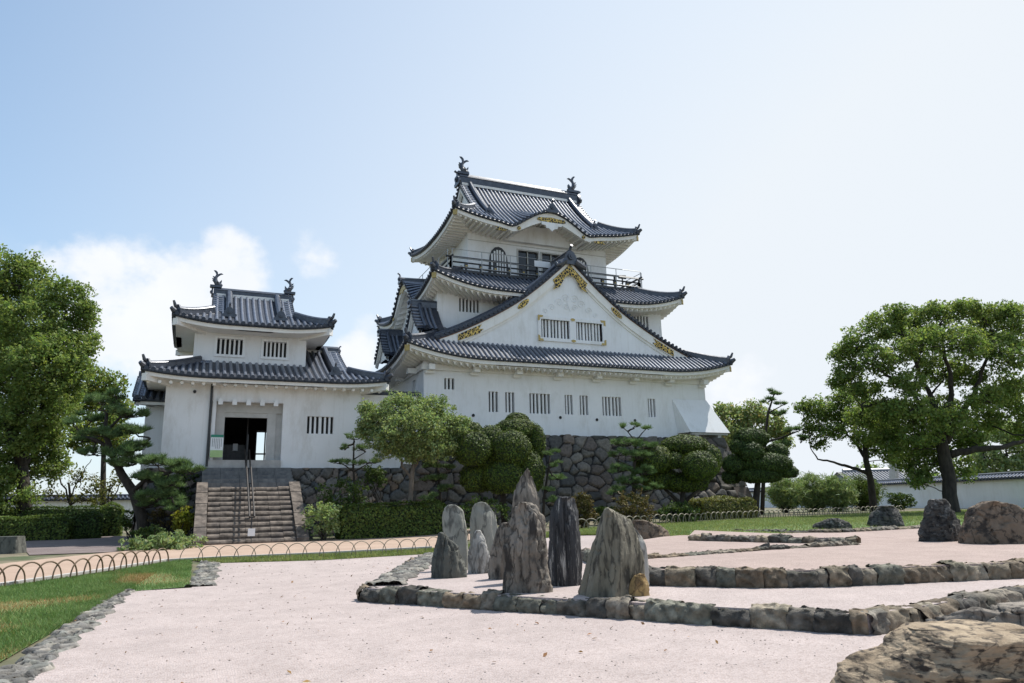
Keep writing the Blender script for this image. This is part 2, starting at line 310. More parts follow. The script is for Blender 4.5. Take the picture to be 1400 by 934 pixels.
def roof_side(RB, P, e, n, rngs, zf, sp=.30, r=.085, m=9):
    E3 = np.array([e[0], e[1], 0.]); N3 = np.array([n[0], n[1], 0.]); Z = np.array([0, 0, 1.])
    for (sa, sb, df) in rngs:
        cnt = max(1, round((sb-sa)/sp)); ss = np.linspace(sa, sb, cnt+1)
        RB.sheet.grid([[V2(P, e, n, s, df(s)*j/m, zf(s, df(s)*j/m)) for j in range(m+1)] for s in ss])
        for i in range(cnt):
            s = (ss[i]+ss[i+1])/2; D = df(s)
            if D < .12: continue
            mm = max(2, int(m*min(1, D/2)+2)); pts = []; nr = []
            for j in range(mm+1):
                d = -.05+(D+.05)*j/mm; z = zf(s, max(d, 0))-(.02 if d < 0 else 0); g = (zf(s, max(d, 0)+.02)-zf(s, max(d, 0)))/.02
                nv = -g*N3+Z; nv = nv/np.linalg.norm(nv); pts.append(np.array(V2(P, e, n, s, d, z))); nr.append(nv)
            halftube(RB.tile, pts, nr, e, r)
            p = np.array(V2(P, e, n, s, -.085, zf(s, 0)+.012)); disc(RB.eave, p, E3, Z, N3, r*1.12)  # tile ends take the dark sheet colour to imitate their unlit faces
def eave_trim(RB, P, e, n, L, zf, dw, kind='scallop', sp=.36, fh=.22, drop=.10, soff=.30, amp=.17, slope=0.0, dark=.12, fh_f=None):
    def row(d, dz, N, fx=None):
        return [V2(P, e, n, d+(L-2*d)*t, d, zf(d+(L-2*d)*t, 0)+dz+(fx(d+(L-2*d)*t) if fx else 0)) for t in np.linspace(0, 1, N+1)]
    N = max(8, int(L/.28))
    FH = fh_f or (lambda s: fh)
    RB.eave.grid([row(.0, .03, N), row(-.03, -.02, N), row(-.03, -drop+.03, N), row(.02, -drop, N), row(.16, -drop, N)])
    RB.fascia.grid([row(.10, -drop+.02, N), row(.10, 0, N, lambda s: -drop-FH(s)), row(.34, 0, N, lambda s: -drop-FH(s))])
    z0 = -drop-fh
    if kind == 'flat':
        RB.soffit.grid([row(.10, z0, N), row(dw+.05, z0+slope*dw, N)]); return
    nw = max(4, int((L-.5)/sp)); K = 6; NN = nw*K
    arch = [-amp*(1-sqrt(max(0, 1-(2*q/K-1)**2))) for q in range(K)]
    def wrow(d, z, f=1.0):
        return [V2(P, e, n, d+(L-2*d)*i/NN, d, zf(d+(L-2*d)*i/NN, 0)+z+f*arch[i % K]) for i in range(NN+1)]
    if kind == 'scallop':
        a = wrow(.26, z0, 0); b = wrow(.26, z0-.02); RB.soffit.grid([a, b]); RB.soffit.grid([wrow(.26, z0-.02), wrow(dw+.05, z0-.02+slope*dw)])
        RB.soffit.grid([wrow(.10, z0, 0), wrow(.27, z0, 0)])
    else:                                             # separate rafters under a flat board
        RB.soffit.grid([row(.10, z0+.06, N), row(dw+.05, z0+.06+slope*dw, N)])
        for i in range(int(L/sp)):
            s = (i+.5)*sp; dm = min(dw, s-.05, L-s-.05)
            if dm < .35: continue
            p0 = np.array(V2(P, e, n, s, .2, zf(s, 0)+z0-.02)); p1 = np.array(V2(P, e, n, s, dm, zf(s, 0)+z0-.02+slope*dm))
            E3 = np.array([e[0], e[1], 0]); RB.soffit.obox((p0+p1)/2, E3*.055, (p1-p0)/2, (0, 0, .08))
def corner_lift(Lc, R, L, p=2.2, dec=3.0):
    def f(s, d):
        q = min(s, L-s); return Lc*max(0, 1-q/R)**p*max(0, 1-d/dec)**1.2
    return f
def onigawara(mb, c, e, n, sz):
    mb.mark()
    onigawara_(mb, c, e, n, sz); mb.mark()
def onigawara_(mb, c, e, n, sz):                       # e: across, n: facing direction (outward)
    c = np.array(c, float); e = np.array([*e, 0.]); n = np.array([*n, 0.]); Z = np.array([0, 0, 1.])
    out = [(-.62, -.15), (-.72, .12), (-.5, .22), (-.42, .5), (-.25, .78), (0, .9), (.25, .78), (.42, .5), (.5, .22), (.72, .12), (.62, -.15)]
    mb.prism([c+sz*(a*e+b*Z)-n*.06*sz for a, b in out], n*.2*sz)
    disc(mb, c+sz*.42*Z+n*.14*sz, e, Z, n, .25*sz, .12*sz, 12); disc(mb, c+sz*.42*Z+n*.24*sz, e, Z, n, .12*sz, .08*sz, 10)
    mb.tube([c+sz*.85*Z, c+sz*1.08*Z+n*.1*sz, c+sz*1.22*Z+n*.34*sz], [.11*sz, .1*sz, .11*sz], 8)
def corner_tip(mb, p, dirv, sz):
    mb.mark(); corner_tip_(mb, p, dirv, sz); mb.mark()
def corner_tip_(mb, p, dirv, sz):                      # upturned end tile of a hip ridge
    p = np.array(p, float); d = np.array([*dirv, 0.]); Z = np.array([0, 0, 1.])
    mb.tube([p-d*.25*sz, p+d*.05*sz+Z*.06*sz, p+d*.28*sz+Z*.2*sz], [.2*sz, .19*sz, .12*sz], 8)
    mb.tube([p-d*.3*sz+Z*.25*sz, p-d*.02*sz+Z*.42*sz, p+d*.12*sz+Z*.72*sz], [.12*sz, .11*sz, .07*sz], 8)
    sd_ = np.array([-dirv[1], dirv[0], 0]); mb.prism([p-d*.3*sz+sd_*a*sz+Z*b*sz for a, b in ((-.3, -.1), (-.34, .22), (-.15, .5), (.15, .5), (.34, .22), (.3, -.1))], d*.14*sz)
def rect_sides(x0, x1, y0, y1):
    return dict(front=((x0, y0), (1, 0), (0, 1), x1-x0), left=((x0, y1), (0, -1), (1, 0), y1-y0), right=((x1, y0), (0, 1), (-1, 0), y1-y0), back=((x1, y1), (-1, 0), (0, -1), x1-x0))
def hips(RB, rect, ze, prof, LC, R, d_end, w=.26, h=.3, tip=.8, decay=3.0, gilt=True):
    x0, x1, y0, y1 = rect
    for (cx, cy, sx, sy) in ((x0, y0, 1, 1), (x1, y0, -1, 1), (x0, y1, 1, -1), (x1, y1, -1, -1)):
        pts = []
        de = d_end(sx) if callable(d_end) else d_end
        for d in np.linspace(.12, de, 9):
            pts.append((cx+sx*d, cy+sy*d, ze+prof(d)+LC*max(0, 1-d/R)**2.2*max(0, 1-d/decay)**1.2+.05))
        RB.ridge.mark(); RB.ridge.bar(pts, w, h); RB.ridge.mark(); RB.gold.mark()
        corner_tip(RB.orn, (cx+sx*.02, cy+sy*.02, ze+LC+.08), (-sx*.707, -sy*.707), tip)
        # hip rafter nose under the corner
        z = ze+LC-.42; a = np.array([cx+sx*.12, cy+sy*.12, z+.03]); b = np.array([cx+sx*1.5, cy+sy*1.5, z-.25*0-.1])
        RB.soffit.obox((a+b)/2, (b-a)/2, (.09*-sy*sx, .09*1, 0) if False else (-.085*sy*1, .085*sx*1, 0), (0, 0, .15))
        (RB.gold if gilt else RB.soffit).obox(a-np.array([sx, sy, 0])*.02, (-.095*sy, .095*sx, 0), (sx*.03, sy*.03, 0), (0, 0, .16))
def skirt(RB, rect, ze, prof, D, LC, R, dw, kind='scallop', bumps=None, sides=('front', 'left', 'right', 'back'), trimkw={}, sp=.30, fhf=None):
    S = rect_sides(*rect)
    for nm in sides:
        P, e, n, L = S[nm]; cl = corner_lift(LC, R, L); bp = (bumps or {}).get(nm)
        zf = (lambda s, d, cl=cl, bp=bp: ze+prof(d)+cl(s, d)+(bp(s, d) if bp else 0))
        roof_side(RB, P, e, n, [(0, L, lambda s, L=L: min(s, D, L-s))], zf, sp)
        eave_trim(RB, P, e, n, L, zf, dw, kind, fh_f=(fhf or {}).get(nm), **trimkw)
    hips(RB, rect, ze, prof, LC, R, D)
def verge(RB, prof_pts, fr, th=.55, depth=.45, sp=.3, r=.085, out=1, boardgap=.14, onlyboard=False):
    """prof_pts: list of (w,z) from apex down one side; fr(w,y,z)->world, y=0 front edge, +y inwards"""
    w = np.array([p[0] for p in prof_pts]); z = np.array([p[1] for p in prof_pts]); a = np.r_[0, np.cumsum(np.hypot(np.diff(w), np.diff(z)))]
    at = lambda t: (np.interp(t, a, w), np.interp(t, a, z))
    N = max(4, int(a[-1]/.35)); T = np.linspace(0, a[-1], N+1)
    for i in range(int(a[-1]/sp)):                    # short tiles lying across the verge, round ends to the front
        t = (i+.5)*sp; c, zz = at(t); c2, z2 = at(min(t+.05, a[-1])); tv = np.array([c2-c, z2-zz]); tv = tv/(np.linalg.norm(tv)+1e-9); nv = np.array([-tv[1], tv[0]]) if out*1 > 0 else np.array([tv[1], -tv[0]])
        if nv[1] < 0: nv = -nv
        R = []
        for y in (-.06, depth):
            R.append([fr(c+tv[0]*r*cos(pi*q/6)+nv[0]*(r*1.1*sin(pi*q/6)+.01), y, zz+tv[1]*r*cos(pi*q/6)+nv[1]*(r*1.1*sin(pi*q/6)+.01)) for q in range(7)])
        RB.tile.grid(R)
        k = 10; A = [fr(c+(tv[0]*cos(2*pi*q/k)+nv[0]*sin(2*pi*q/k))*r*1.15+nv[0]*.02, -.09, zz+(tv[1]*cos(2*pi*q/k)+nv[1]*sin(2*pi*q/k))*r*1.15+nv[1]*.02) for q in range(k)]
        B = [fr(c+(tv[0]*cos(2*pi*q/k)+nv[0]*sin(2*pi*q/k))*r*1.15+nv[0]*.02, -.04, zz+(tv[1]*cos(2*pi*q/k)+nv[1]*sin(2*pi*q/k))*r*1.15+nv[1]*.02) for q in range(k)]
        RB.eave.add(A+B, [tuple(range(k)), tuple(range(2*k-1, k-1, -1))]+[(i_, i_+k, (i_+1) % k+k, (i_+1) % k) for i_ in range(k)])  # verge tile ends likewise dark, shade painted into their colour
    def offs(t, o):
        c, zz = at(t); return c, zz-o
    def strip(mb, o0, o1, y0, y1):
        p = [[], [], [], [], []]
        for t in T:
            c, zz = at(t); q = max(o1, 0)
            for k_, (y, o) in enumerate(((y1, o0), (y0, o0), (y0, o1), (y1, o1), (y1, o0))): p[k_].append(fr(c, y, zz-o))
        mb.grid(p)
    strip(RB.eave, -.02, boardgap, -.03, .3)
    strip(RB.board, boardgap, boardgap+th, .06, .22)
    strip(RB.board, boardgap+th, boardgap+th*1.28, .14, .26)
# irimoya: hip-and-gable roof, ridge along X
def irimoya(RB, rect, ze, prof, g0, g1, LC, R, dw, kind, ridge_h, ridge_w, bumps=None, trimkw={}, sp=.30, hipw=.26, fhf=None, gables=(True, True), tip=.8, kud=True, th=.42, gilt=True):
    x0, x1, y0, y1 = rect; D = (y1-y0)/2; yc = (y0+y1)/2; zr = ze+prof(D); S = rect_sides(*rect)
    for nm in S:
        P, e, n, L = S[nm]; cl = corner_lift(LC, R, L); bp = (bumps or {}).get(nm)
        zf = (lambda s, d, cl=cl, bp=bp: ze+prof(d)+cl(s, d)+(bp(s, d) if bp else 0))
        if nm in ('front', 'back'):
            ga, gb = (g0, g1) if nm == 'front' else (g1, g0)
            roof_side(RB, P, e, n, [(0, ga, lambda s: s), (ga, L-gb, lambda s: D), (L-gb, L, lambda s, L=L: L-s)], zf, sp, m=12)
        else:
            g = g0 if nm == 'left' else g1
            roof_side(RB, P, e, n, [(0, L, lambda s, L=L, g=g: min(s, g+.4, L-s))], zf, sp)
        eave_trim(RB, P, e, n, L, zf, dw, kind, fh_f=(fhf or {}).get(nm), **trimkw)
    hips(RB, rect, ze, prof, LC, R, lambda sx: (g0 if sx > 0 else g1), w=hipw, h=hipw*1.1, tip=tip, gilt=gilt)
    RB.ridge.mark(); RB.ridge.bar([(x, yc, zr-.05) for x in np.linspace(x0+g0-.05, x1-g1+.05, 12)], ridge_w, ridge_h)
    RB.fascia.bx(x0+g0+.1, x1-g1-.1, yc-ridge_w*.5-.05, yc+ridge_w*.5+.05, zr-.16, zr+.02)
    for k, (xg, sg, g) in enumerate(((x0+g0, 1, g0), (x1-g1, -1, g1))):
        pr = [(D-d, ze+prof(d)) for d in np.linspace(D, g*.9, 10)]
        for sy in (1, -1):
            fr = (lambda w, y, z, xg=xg, sg=sg, sy=sy: (xg+sg*y, yc+sy*w, z))
            verge(RB, pr, fr, th=th, depth=.5)
            if (kud if isinstance(kud, bool) else kud[k]):                                   # descending ridge beside the verge, with its end tile
                for dd in (.72,):
                    kp = [(xg+sg*dd, yc+sy*(D-d), ze+prof(d)+.05) for d in np.linspace(D-.1, g*.62, 10)]
                    RB.ridge.mark(); RB.ridge.bar(kp, hipw, hipw*1.15); onigawara(RB.orn, np.array(kp[-1])+np.array([0, sy*.05, .02]), (1, 0), (0, sy), hipw*1.9)
        if gables[k]:
            xa = xg+sg*.34; poly = [(xa, yc-w, z-.12) for w, z in pr[::-1]]+[(xa, yc+w, z-.12) for w, z in pr[1:]]
            RB.wall.mark(); RB.wall.poly(poly)
        onigawara(RB.orn, (xg-sg*.1, yc, zr-.05), (0, 1), (-sg, 0), ridge_h*.95)
    return zr
def fish(mb, c, sg, h):                               # ridge-end fish: head on the ridge, tail up
    c = np.array(c, float); X = np.array([sg, 0, 0.]); Z = np.array([0, 0, 1.])
    path = [c+X*a*h+Z*b*h for a, b in ((.34, .06), (.2, .12), (.05, .2), (-.04, .34), (-.05, .5), (.0, .66), (.03, .78))]
    mb.tube(path, [h*q for q in (.09, .15, .155, .13, .10, .07, .045)], 8)
    def crescent(p0, pts, t=.03):
        P = [c+X*a*h+Z*b*h for a, b in pts]; mb.prism([p-np.array([0, t*h, 0]) for p in P], (0, 2*t*h, 0))
    crescent(0, [(-.02, .72), (-.07, .86), (-.18, 1.0), (-.05, 1.0), (.05, .9), (.08, .74)])
    crescent(0, [(.0, .66), (.1, .8), (.24, .86), (.36, .80), (.24, .76), (.14, .68), (.07, .6)])
    for a, b in ((-.14, .3), (-.16, .42), (-.13, .54)): crescent(0, [(a+.1, b-.08), (a-.04, b+.02), (a-.09, b+.1), (a+.08, b+.06)], .05)
    crescent(0, [(.1, .22), (.22, .34), (.3, .44), (.3, .3), (.2, .16)], .09)
    for sy in (-1, 1): mb.tube([c+X*.12*h+Z*.2*h+np.array([0, sy*.1*h, 0]), c+X*.02*h+Z*.3*h+np.array([0, sy*.25*h, 0])], [.07*h, .02*h], 6)
    mb.bx(c[0]-.32*h, c[0]+.32*h, c[1]-.17*h, c[1]+.17*h, c[2]-.06*h, c[2]+.08*h)
def put_roof(RB, parent, name='roof', tmat='tile'):
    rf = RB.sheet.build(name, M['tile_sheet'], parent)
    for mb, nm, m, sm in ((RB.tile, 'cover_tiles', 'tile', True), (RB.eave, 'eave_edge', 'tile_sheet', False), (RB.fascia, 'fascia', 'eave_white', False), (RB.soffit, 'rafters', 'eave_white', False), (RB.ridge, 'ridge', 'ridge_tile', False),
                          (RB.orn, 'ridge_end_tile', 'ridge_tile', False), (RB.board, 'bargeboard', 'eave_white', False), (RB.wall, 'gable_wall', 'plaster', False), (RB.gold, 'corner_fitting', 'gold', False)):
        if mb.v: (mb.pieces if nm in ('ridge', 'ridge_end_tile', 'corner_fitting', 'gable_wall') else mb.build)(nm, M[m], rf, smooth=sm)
    return rf
# ---------------------------------------------------------------- walls with openings
def wall_panel(mb, fr, w0, w1, z0, z1, holes, depth=.3):
    """fr(w,y,z): w along the wall, y inwards. Cuts rectangular holes with reveals."""
    ws = sorted({w0, w1, *[h[0] for h in holes], *[h[1] for h in holes]}); zs = sorted({z0, z1, *[h[2] for h in holes], *[h[3] for h in holes]})
    ins = lambda w, z: any(h[0] < w < h[1] and h[2] < z < h[3] for h in holes)
    for i in range(len(ws)-1):
        for j in range(len(zs)-1):
            if not ins((ws[i]+ws[i+1])/2, (zs[j]+zs[j+1])/2):
                mb.add([fr(ws[i], 0, zs[j]), fr(ws[i+1], 0, zs[j]), fr(ws[i+1], 0, zs[j+1]), fr(ws[i], 0, zs[j+1])], [(0, 1, 2, 3)])
    for a, b, c, d in holes:
        for q in (((a, c), (b, c)), ((b, c), (b, d)), ((b, d), (a, d)), ((a, d), (a, c))):
            (wa, za), (wb, zb) = q; mb.add([fr(wa, 0, za), fr(wa, depth, za), fr(wb, depth, zb), fr(wb, 0, zb)], [(0, 1, 2, 3)])
def window(parent, fr, a, b, c, d, slots, frame=0, depth=.3, mats=('plaster', 'dark')):
    """slots: list of groups, each a count of dark slots; white bars between"""
    mb = MB(); n = sum(slots); tot = b-a; gapw = .10 if len(slots) > 1 else 0
    units = n+(n-len(slots))*.72; u = (tot-gapw*(len(slots)-1)*1.3)/units; x = a
    def bar(xa, xb, y0=.06, y1=.2):
        mb.add([fr(xa, y0, c), fr(xb, y0, c), fr(xb, y0, d), fr(xa, y0, d), fr(xa, y1, c), fr(xb, y1, c), fr(xb, y1, d), fr(xa, y1, d)], [(0, 1, 2, 3), (1, 5, 6, 2), (4, 0, 3, 7)])
    for gi, k in enumerate(slots):
        for i in range(k):
            x += u
            if i < k-1: bar(x, x+.72*u); x += .72*u
        if gi < len(slots)-1: bar(x, x+gapw*1.3); x += gapw*1.3
    w = mb.build('window', M[mats[0]], parent)
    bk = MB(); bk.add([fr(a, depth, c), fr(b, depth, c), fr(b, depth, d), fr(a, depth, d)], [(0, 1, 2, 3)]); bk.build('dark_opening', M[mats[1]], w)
    if frame:
        fm = MB(); t = frame
        def bxx(wa, wb, za, zb, y0=-.06, y1=.02):
            fm.add([fr(wa, y0, za), fr(wb, y0, za), fr(wb, y0, zb), fr(wa, y0, zb), fr(wa, y1, za), fr(wb, y1, za), fr(wb, y1, zb), fr(wa, y1, zb)], [(0, 1, 2, 3), (1, 5, 6, 2), (4, 0, 3, 7), (3, 2, 6, 7), (0, 4, 5, 1)])
        bxx(a-t, a, c-t, d+t); bxx(b, b+t, c-t, d+t); bxx(a, b, d, d+t); bxx(a, b, c-t, c); fm.build('frame', M['plaster'], w)
    return w
FX = lambda Y: (lambda w, y, z: (w, Y+y, z))          # wall facing -Y at Y
LX = lambda X: (lambda w, y, z: (X+y, w, z))          # wall facing -X at X
RX = lambda X: (lambda w, y, z: (X-y, w, z))
BX = lambda Y: (lambda w, y, z: (w, Y-y, z))

# ---------------------------------------------------------------- dry stone faces (one height field per face, colour per stone)
def stone_cells(W, H, size, res, seed, tones, flat=0.35, squash=1.0, amp=.12):
    r = np.random.default_rng(seed); nx, nz = max(2, int(W/size)), max(2, int(H/(size*squash)))
    pts = np.array([((i+.5+r.uniform(-.38, .38)+(.5 if j % 2 else 0))*W/nx, (j+.5+r.uniform(-.33, .33))*H/nz) for j in range(-1, nz+1) for i in range(-2, nx+1)])
    pts = np.vstack([pts, np.c_[r.uniform(0, W, int(len(pts)*.3)), r.uniform(0, H, int(len(pts)*.3))]])
    U, Vv = int(W/res)+1, int(H/res)+1; gx, gz = np.meshgrid(np.linspace(0, W, U), np.linspace(0, H, Vv), indexing='ij')
    d1 = np.full(gx.shape, 9e9); d2 = d1.copy(); idx = np.zeros(gx.shape, int)
    wob = .10*size*np.sin(gx*5.1/size*.6+seed)*np.cos(gz*4.3/size*.7)
    for k, (a, b) in enumerate(pts):
        d = np.hypot(gx-a+wob, (gz-b+wob)/squash); m = d < d1; d2 = np.where(m, d1, np.minimum(d2, d)); idx = np.where(m, k, idx); d1 = np.where(m, d, d1)
    edge = (d2-d1)/size; hgt = amp*(np.clip(edge/flat, 0, 1)**.4)
    off = r.uniform(-.35, .35, len(pts))*amp; tilt = r.uniform(-.25, .25, (len(pts), 2))*amp/size
    hgt = hgt+np.where(edge > .05, off[idx]+tilt[idx, 0]*(gx-pts[idx, 0])+tilt[idx, 1]*(gz-pts[idx, 1]), -.03)
    tn = np.array(tones); cc = tn[r.integers(0, len(tn), len(pts))]*r.uniform(.72, 1.25, (len(pts), 1))
    col = cc[idx]*np.where(edge < .07, .16, 1)[..., None]
    return gx, gz, hgt, col
def stone_face(name, parent, A, B, C, D_, size, res, seed, tones, amp=.12, squash=.8, mat='stone', flat=.35, mb_only=False):
    """bilinear quad A(bottom-left) B(bottom-right) C(top-right) D(top-left), outward = (B-A)x(D-A)"""
    A, B, C, D_ = (np.array(p, float) for p in (A, B, C, D_)); W = np.linalg.norm(B-A); H = np.linalg.norm(D_-A)
    gx, gz, h, col = stone_cells(W, H, size, res, seed, tones, flat, squash, amp); u = gx/W; v = gz/H
    nrm = np.cross(B-A, D_-A); nrm = nrm/np.linalg.norm(nrm)
    P = ((1-u)*(1-v))[..., None]*A+(u*(1-v))[..., None]*B+(u*v)[..., None]*C+((1-u)*v)[..., None]*D_+h[..., None]*nrm
    n, m = gx.shape; i, j = np.meshgrid(np.arange(n-1), np.arange(m-1), indexing='ij'); k = (i*m+j).ravel()
    Fc = np.c_[k, k+m, k+m+1, k+1]
    return np_mesh(name, P.reshape(-1, 3), Fc, M[mat], parent, col.reshape(-1, 3), smooth=False)
# ================================================================ castle keep
GREYS = [(.125, .118, .105), (.165, .15, .13), (.085, .083, .078), (.19, .17, .14), (.14, .115, .098), (.16, .13, .108), (.065, .066, .064)]
KX = 20.45                                            # symmetry axis of the keep
keep = thing('castle_keep', 'tall white three-tiered castle keep with a gilded front gable, standing on rough stone', 'castle', (KX, 40, .4))
def build_keep():
    # stone base with battered faces
    zt = 5.28; zb = .1
    tl, tr, bl, br = (10.15, 36.95), (30.35, 36.95), (8.75, 35.3), (31.5, 35.3); back = 53.0
    stone_face('stone_base', keep, (bl[0], bl[1], zb), (br[0], br[1], zb), (tr[0], tr[1], zt), (tl[0], tl[1], zt), .9, .06, 3, GREYS, .2, .82, flat=.3)
    stone_face('stone_base', keep, (bl[0], 55, zb), (bl[0], bl[1], zb), (tl[0], tl[1], zt), (tl[0], 53.4, zt), .8, .12, 5, GREYS, .15, .82)
    stone_face('stone_base', keep, (br[0], br[1], zb), (br[0], 55, zb), (tr[0], 53.4, zt), (tr[0], tr[1], zt), .8, .12, 6, GREYS, .15, .82)
    # long corner stones, laid alternately
    cs = MB(); r = random.Random(4); n = 7; cols = []
    for k in range(n):
        for (bx_, tx_, sg) in ((bl[0], tl[0], 1), (br[0], tr[0], -1)):
            z0 = zb+(zt-zb)*k/n; z1 = zb+(zt-zb)*(k+1)/n-.03; q = (z0-zb)/(zt-zb); q1 = (z1-zb)/(zt-zb)
            ln = 1.75 if k % 2 else .95; dp = .9 if k % 2 else 1.7
            xa, ya = bx_+(tx_-bx_)*q, bl[1]+(tl[1]-bl[1])*q; xb, yb = bx_+(tx_-bx_)*q1, bl[1]+(tl[1]-bl[1])*q1; o = .15
            cs.add([(xa-sg*o, ya-o, z0), (xa+sg*ln, ya-o, z0), (xa+sg*ln, ya+.3, z0), (xa-sg*o, ya+dp, z0), (xb-sg*o, yb-o, z1), (xb+sg*ln, yb-o, z1), (xb+sg*ln, yb+.3, z1), (xb-sg*o, yb+dp, z1)],
                   [(0, 3, 2, 1), (4, 5, 6, 7), (0, 1, 5, 4), (1, 2, 6, 5), (2, 3, 7, 6), (3, 0, 4, 7)])
            t = random.Random(k*3+sg).choice(GREYS); cols += [t]*8
    cs.c = cols; cs.m = list(range(0, len(cs.v)+1, 8)); cs.pieces('corner_stone', M['stone'], keep)
    top = MB(); top.bx(tl[0], tr[0], tl[1], 53.3, zt-.25, zt-.02); top.build('base_top', M['soil'], keep)
    # ---- first storey
    x0, x1, y0, y1 = 11.1, 29.8, 37.5, 52.3
    W1 = [(12.27, 12.85, 7.76, 8.38, [3]), (14.87, 15.43, 6.6, 7.75, [3]), (15.88, 16.44, 6.6, 7.75, [3]), (17.38, 18.69, 6.59, 7.75, [3, 3]), (19.65, 20.17, 6.6, 7.75, [3]), (20.64, 21.2, 6.6, 7.75, [3]), (22.17, 23.48, 6.6, 7.74, [3, 3]), (25.4, 25.95, 6.6, 7.74, [3])]
    mb = MB(); wall_panel(mb, FX(y0), x0, x1, zt-.05, 9.6, [w[:4] for w in W1])
    WL = [(39.1, 39.7, 7.4, 8.5, [3]), (44.5, 45.2, 6.8, 7.8, [3])]
    wall_panel(mb, LX(x0), y0, y1, zt-.05, 9.6, [w[:4] for w in WL]); wall_panel(mb, RX(x1), y0, y1, zt-.05, 9.6, []); wall_panel(mb, BX(y1), x0, x1, zt-.05, 9.6, [])
    mb.build('first_storey_wall', M['plaster'], keep)
    for a, b, c, d, s in W1: window(keep, FX(y0), a, b, c, d, s)
    for a, b, c, d, s in WL: window(keep, LX(x0), a, b, c, d, s)
    cor = MB()                                        # plaster cornice and beam ends under the eave
    cor.bx(x0-.12, x1+.12, y0-.14, y0-.002, 8.78, 9.1); cor.bx(x0-.14, x0-.002, y0, y1, 8.78, 9.1); cor.bx(x1+.002, x1+.14, y0, y1, 8.78, 9.1)
    for i in range(8):
        x = 13.98+(i-1)*2.585; cor.bx(x-.17, x+.17, y0-.62, y0-.141, 8.72, 9.02); cor.bx(x-.26, x+.26, y0-.22, y0-.142, 8.58, 8.719)
    for i in range(6):
        y = 38.6+i*2.5; cor.bx(x0-.62, x0-.141, y-.17, y+.17, 8.72, 9.02)
    cor.build('cornice', M['eave_white'], keep)
    holes = MB()                                      # round drain holes in the plaster
    for px, py in ((766, 571), (816, 574), (647, 568), (868, 575)):
        p = onY(px, py, y0); holes.mark(); disc(holes, (p[0], y0-.03, p[2]), (1, 0, 0), (0, 0, 1), (0, 1, 0), .09, .025)
    holes.pieces('drain_hole', M['dark'], keep)
    # stone-dropping bay at the right corner (flares outward to the bottom)
    bay = MB(); zt1, zb1 = 7.78, 5.64
    P = [(27.2, y0-.02, zt1), (x1+.03, y0-.02, zt1), (x1+.03, y0+1.7, zt1)]; Q = [(27.75, y0-.95, zb1), (x1+.95, y0-.95, zb1), (x1+.95, y0+1.5, zb1)]
    S = [(27.45, y0-.0, zb1), (x1, y0, zb1), (x1, y0+1.6, zb1)]
    bay.add(P+Q, [(0, 3, 4, 1), (1, 4, 5, 2)]); bay.add([P[0], Q[0], S[0]], [(0, 1, 2)]); bay.add([P[2], Q[2], S[2]], [(2, 1, 0)])
    bay.build('stone_drop_bay', M['plaster'], keep)
    br_ = MB(); br_.bx(28.2, 28.45, y0-.8, y0+.2, 5.3, 5.6); br_.mark(); br_.bx(29.9, 30.15, y0-.8, y0+.2, 5.3, 5.6); br_.bx(27.9, x1+.85, y0-.86, y0-.7, 5.5, 5.63); br_.pieces('bay_bracket', M['grey_trim'], keep)
    # ---- first roof
    RB = Roof(); pr1 = lambda d: .80*d-.05*d*d
    skirt(RB, (9.75, 31.15, 36.25, 53.55), 9.36, pr1, 3.2, .72, 5.0, 1.27, 'scallop', trimkw=dict(fh=.20, sp=.36, amp=.17))
    r1 = put_roof(RB, keep)
    # big front gable
    GP = [(0, 16.35), (.35, 16.0), (.95, 15.45), (1.9, 14.6), (2.95, 13.75), (3.95, 13.05), (4.95, 12.45), (5.9, 11.93), (6.9, 11.42), (7.9, 10.98), (8.8, 10.62), (9.5, 10.42)]
    gable_roof(keep, KX, 37.7, 40.0, GP, big=True)
    # ---- second storey
    x0, x1, y0, y1 = 12.55, 28.35, 39.7, 50.1
    W2 = [(13.92, 15.2, 12.86, 13.71, [6]), (26.05, 27.33, 12.72, 13.66, [6])]
    mb = MB(); wall_panel(mb, FX(y0), x0, x1, 10.2, 14.6, [w[:4] for w in W2]); WL = [(40.6, 41.2, 12.9, 13.9, [3])]
    wall_panel(mb, LX(x0), y0, y1, 10.2, 14.6, [w[:4] for w in WL]); wall_panel(mb, RX(x1), y0, y1, 10.2, 14.6, []); wall_panel(mb, BX(y1), x0, x1, 10.2, 14.6, [])
    mb.build('second_storey_wall', M['plaster'], keep)
    for a, b, c, d, s in W2: window(keep, FX(y0), a, b, c, d, s)
    for a, b, c, d, s in WL: window(keep, LX(x0), a, b, c, d, s, mats=('grey_trim', 'grey_trim'))
    # small gables on the left flank of the first roof
    for yc in (39.9, 47.6): side_gable(keep, 11.0, yc, 13.05, 1.55, -1, 12.6)
    # ---- second roof
    RB = Roof(); pr2 = lambda d: .66*d
    rect = (11.76, 29.14, 38.03, 51.8); L = rect[3]-rect[2]
    bell = lambda t: (cos(pi*min(1, abs(t)))*.5+.5)**.9
    kara = lambda s, d: 1.95*bell((s-L/2)/3.1)*max(0, 1-d/2.95)
    skirt(RB, rect, 13.97, pr2, 2.7, .85, 4.6, 1.68, 'scallop', bumps=dict(left=kara, right=kara), trimkw=dict(fh=.20, sp=.36, amp=.17), fhf=dict(left=lambda s: .2+.28*bell((s-L/2)/3.1), right=lambda s: .2+.28*bell((s-L/2)/3.1)))
    r2 = put_roof(RB, keep)
    kr = MB(); ym = (rect[2]+rect[3])/2
    for sx, xe in ((1, rect[0]), (-1, rect[1])):
        kr.mark(); kr.bar([(xe-sx*.1, ym, 15.95), (xe+sx*1.2, ym, 16.0), (xe+sx*2.4, ym, 16.05)], .3, .34); onigawara(kr, (xe-sx*.12, ym, 15.95), (0, 1), (-sx, 0), .5)
    kr.pieces('ridge', M['ridge_tile'], r2)
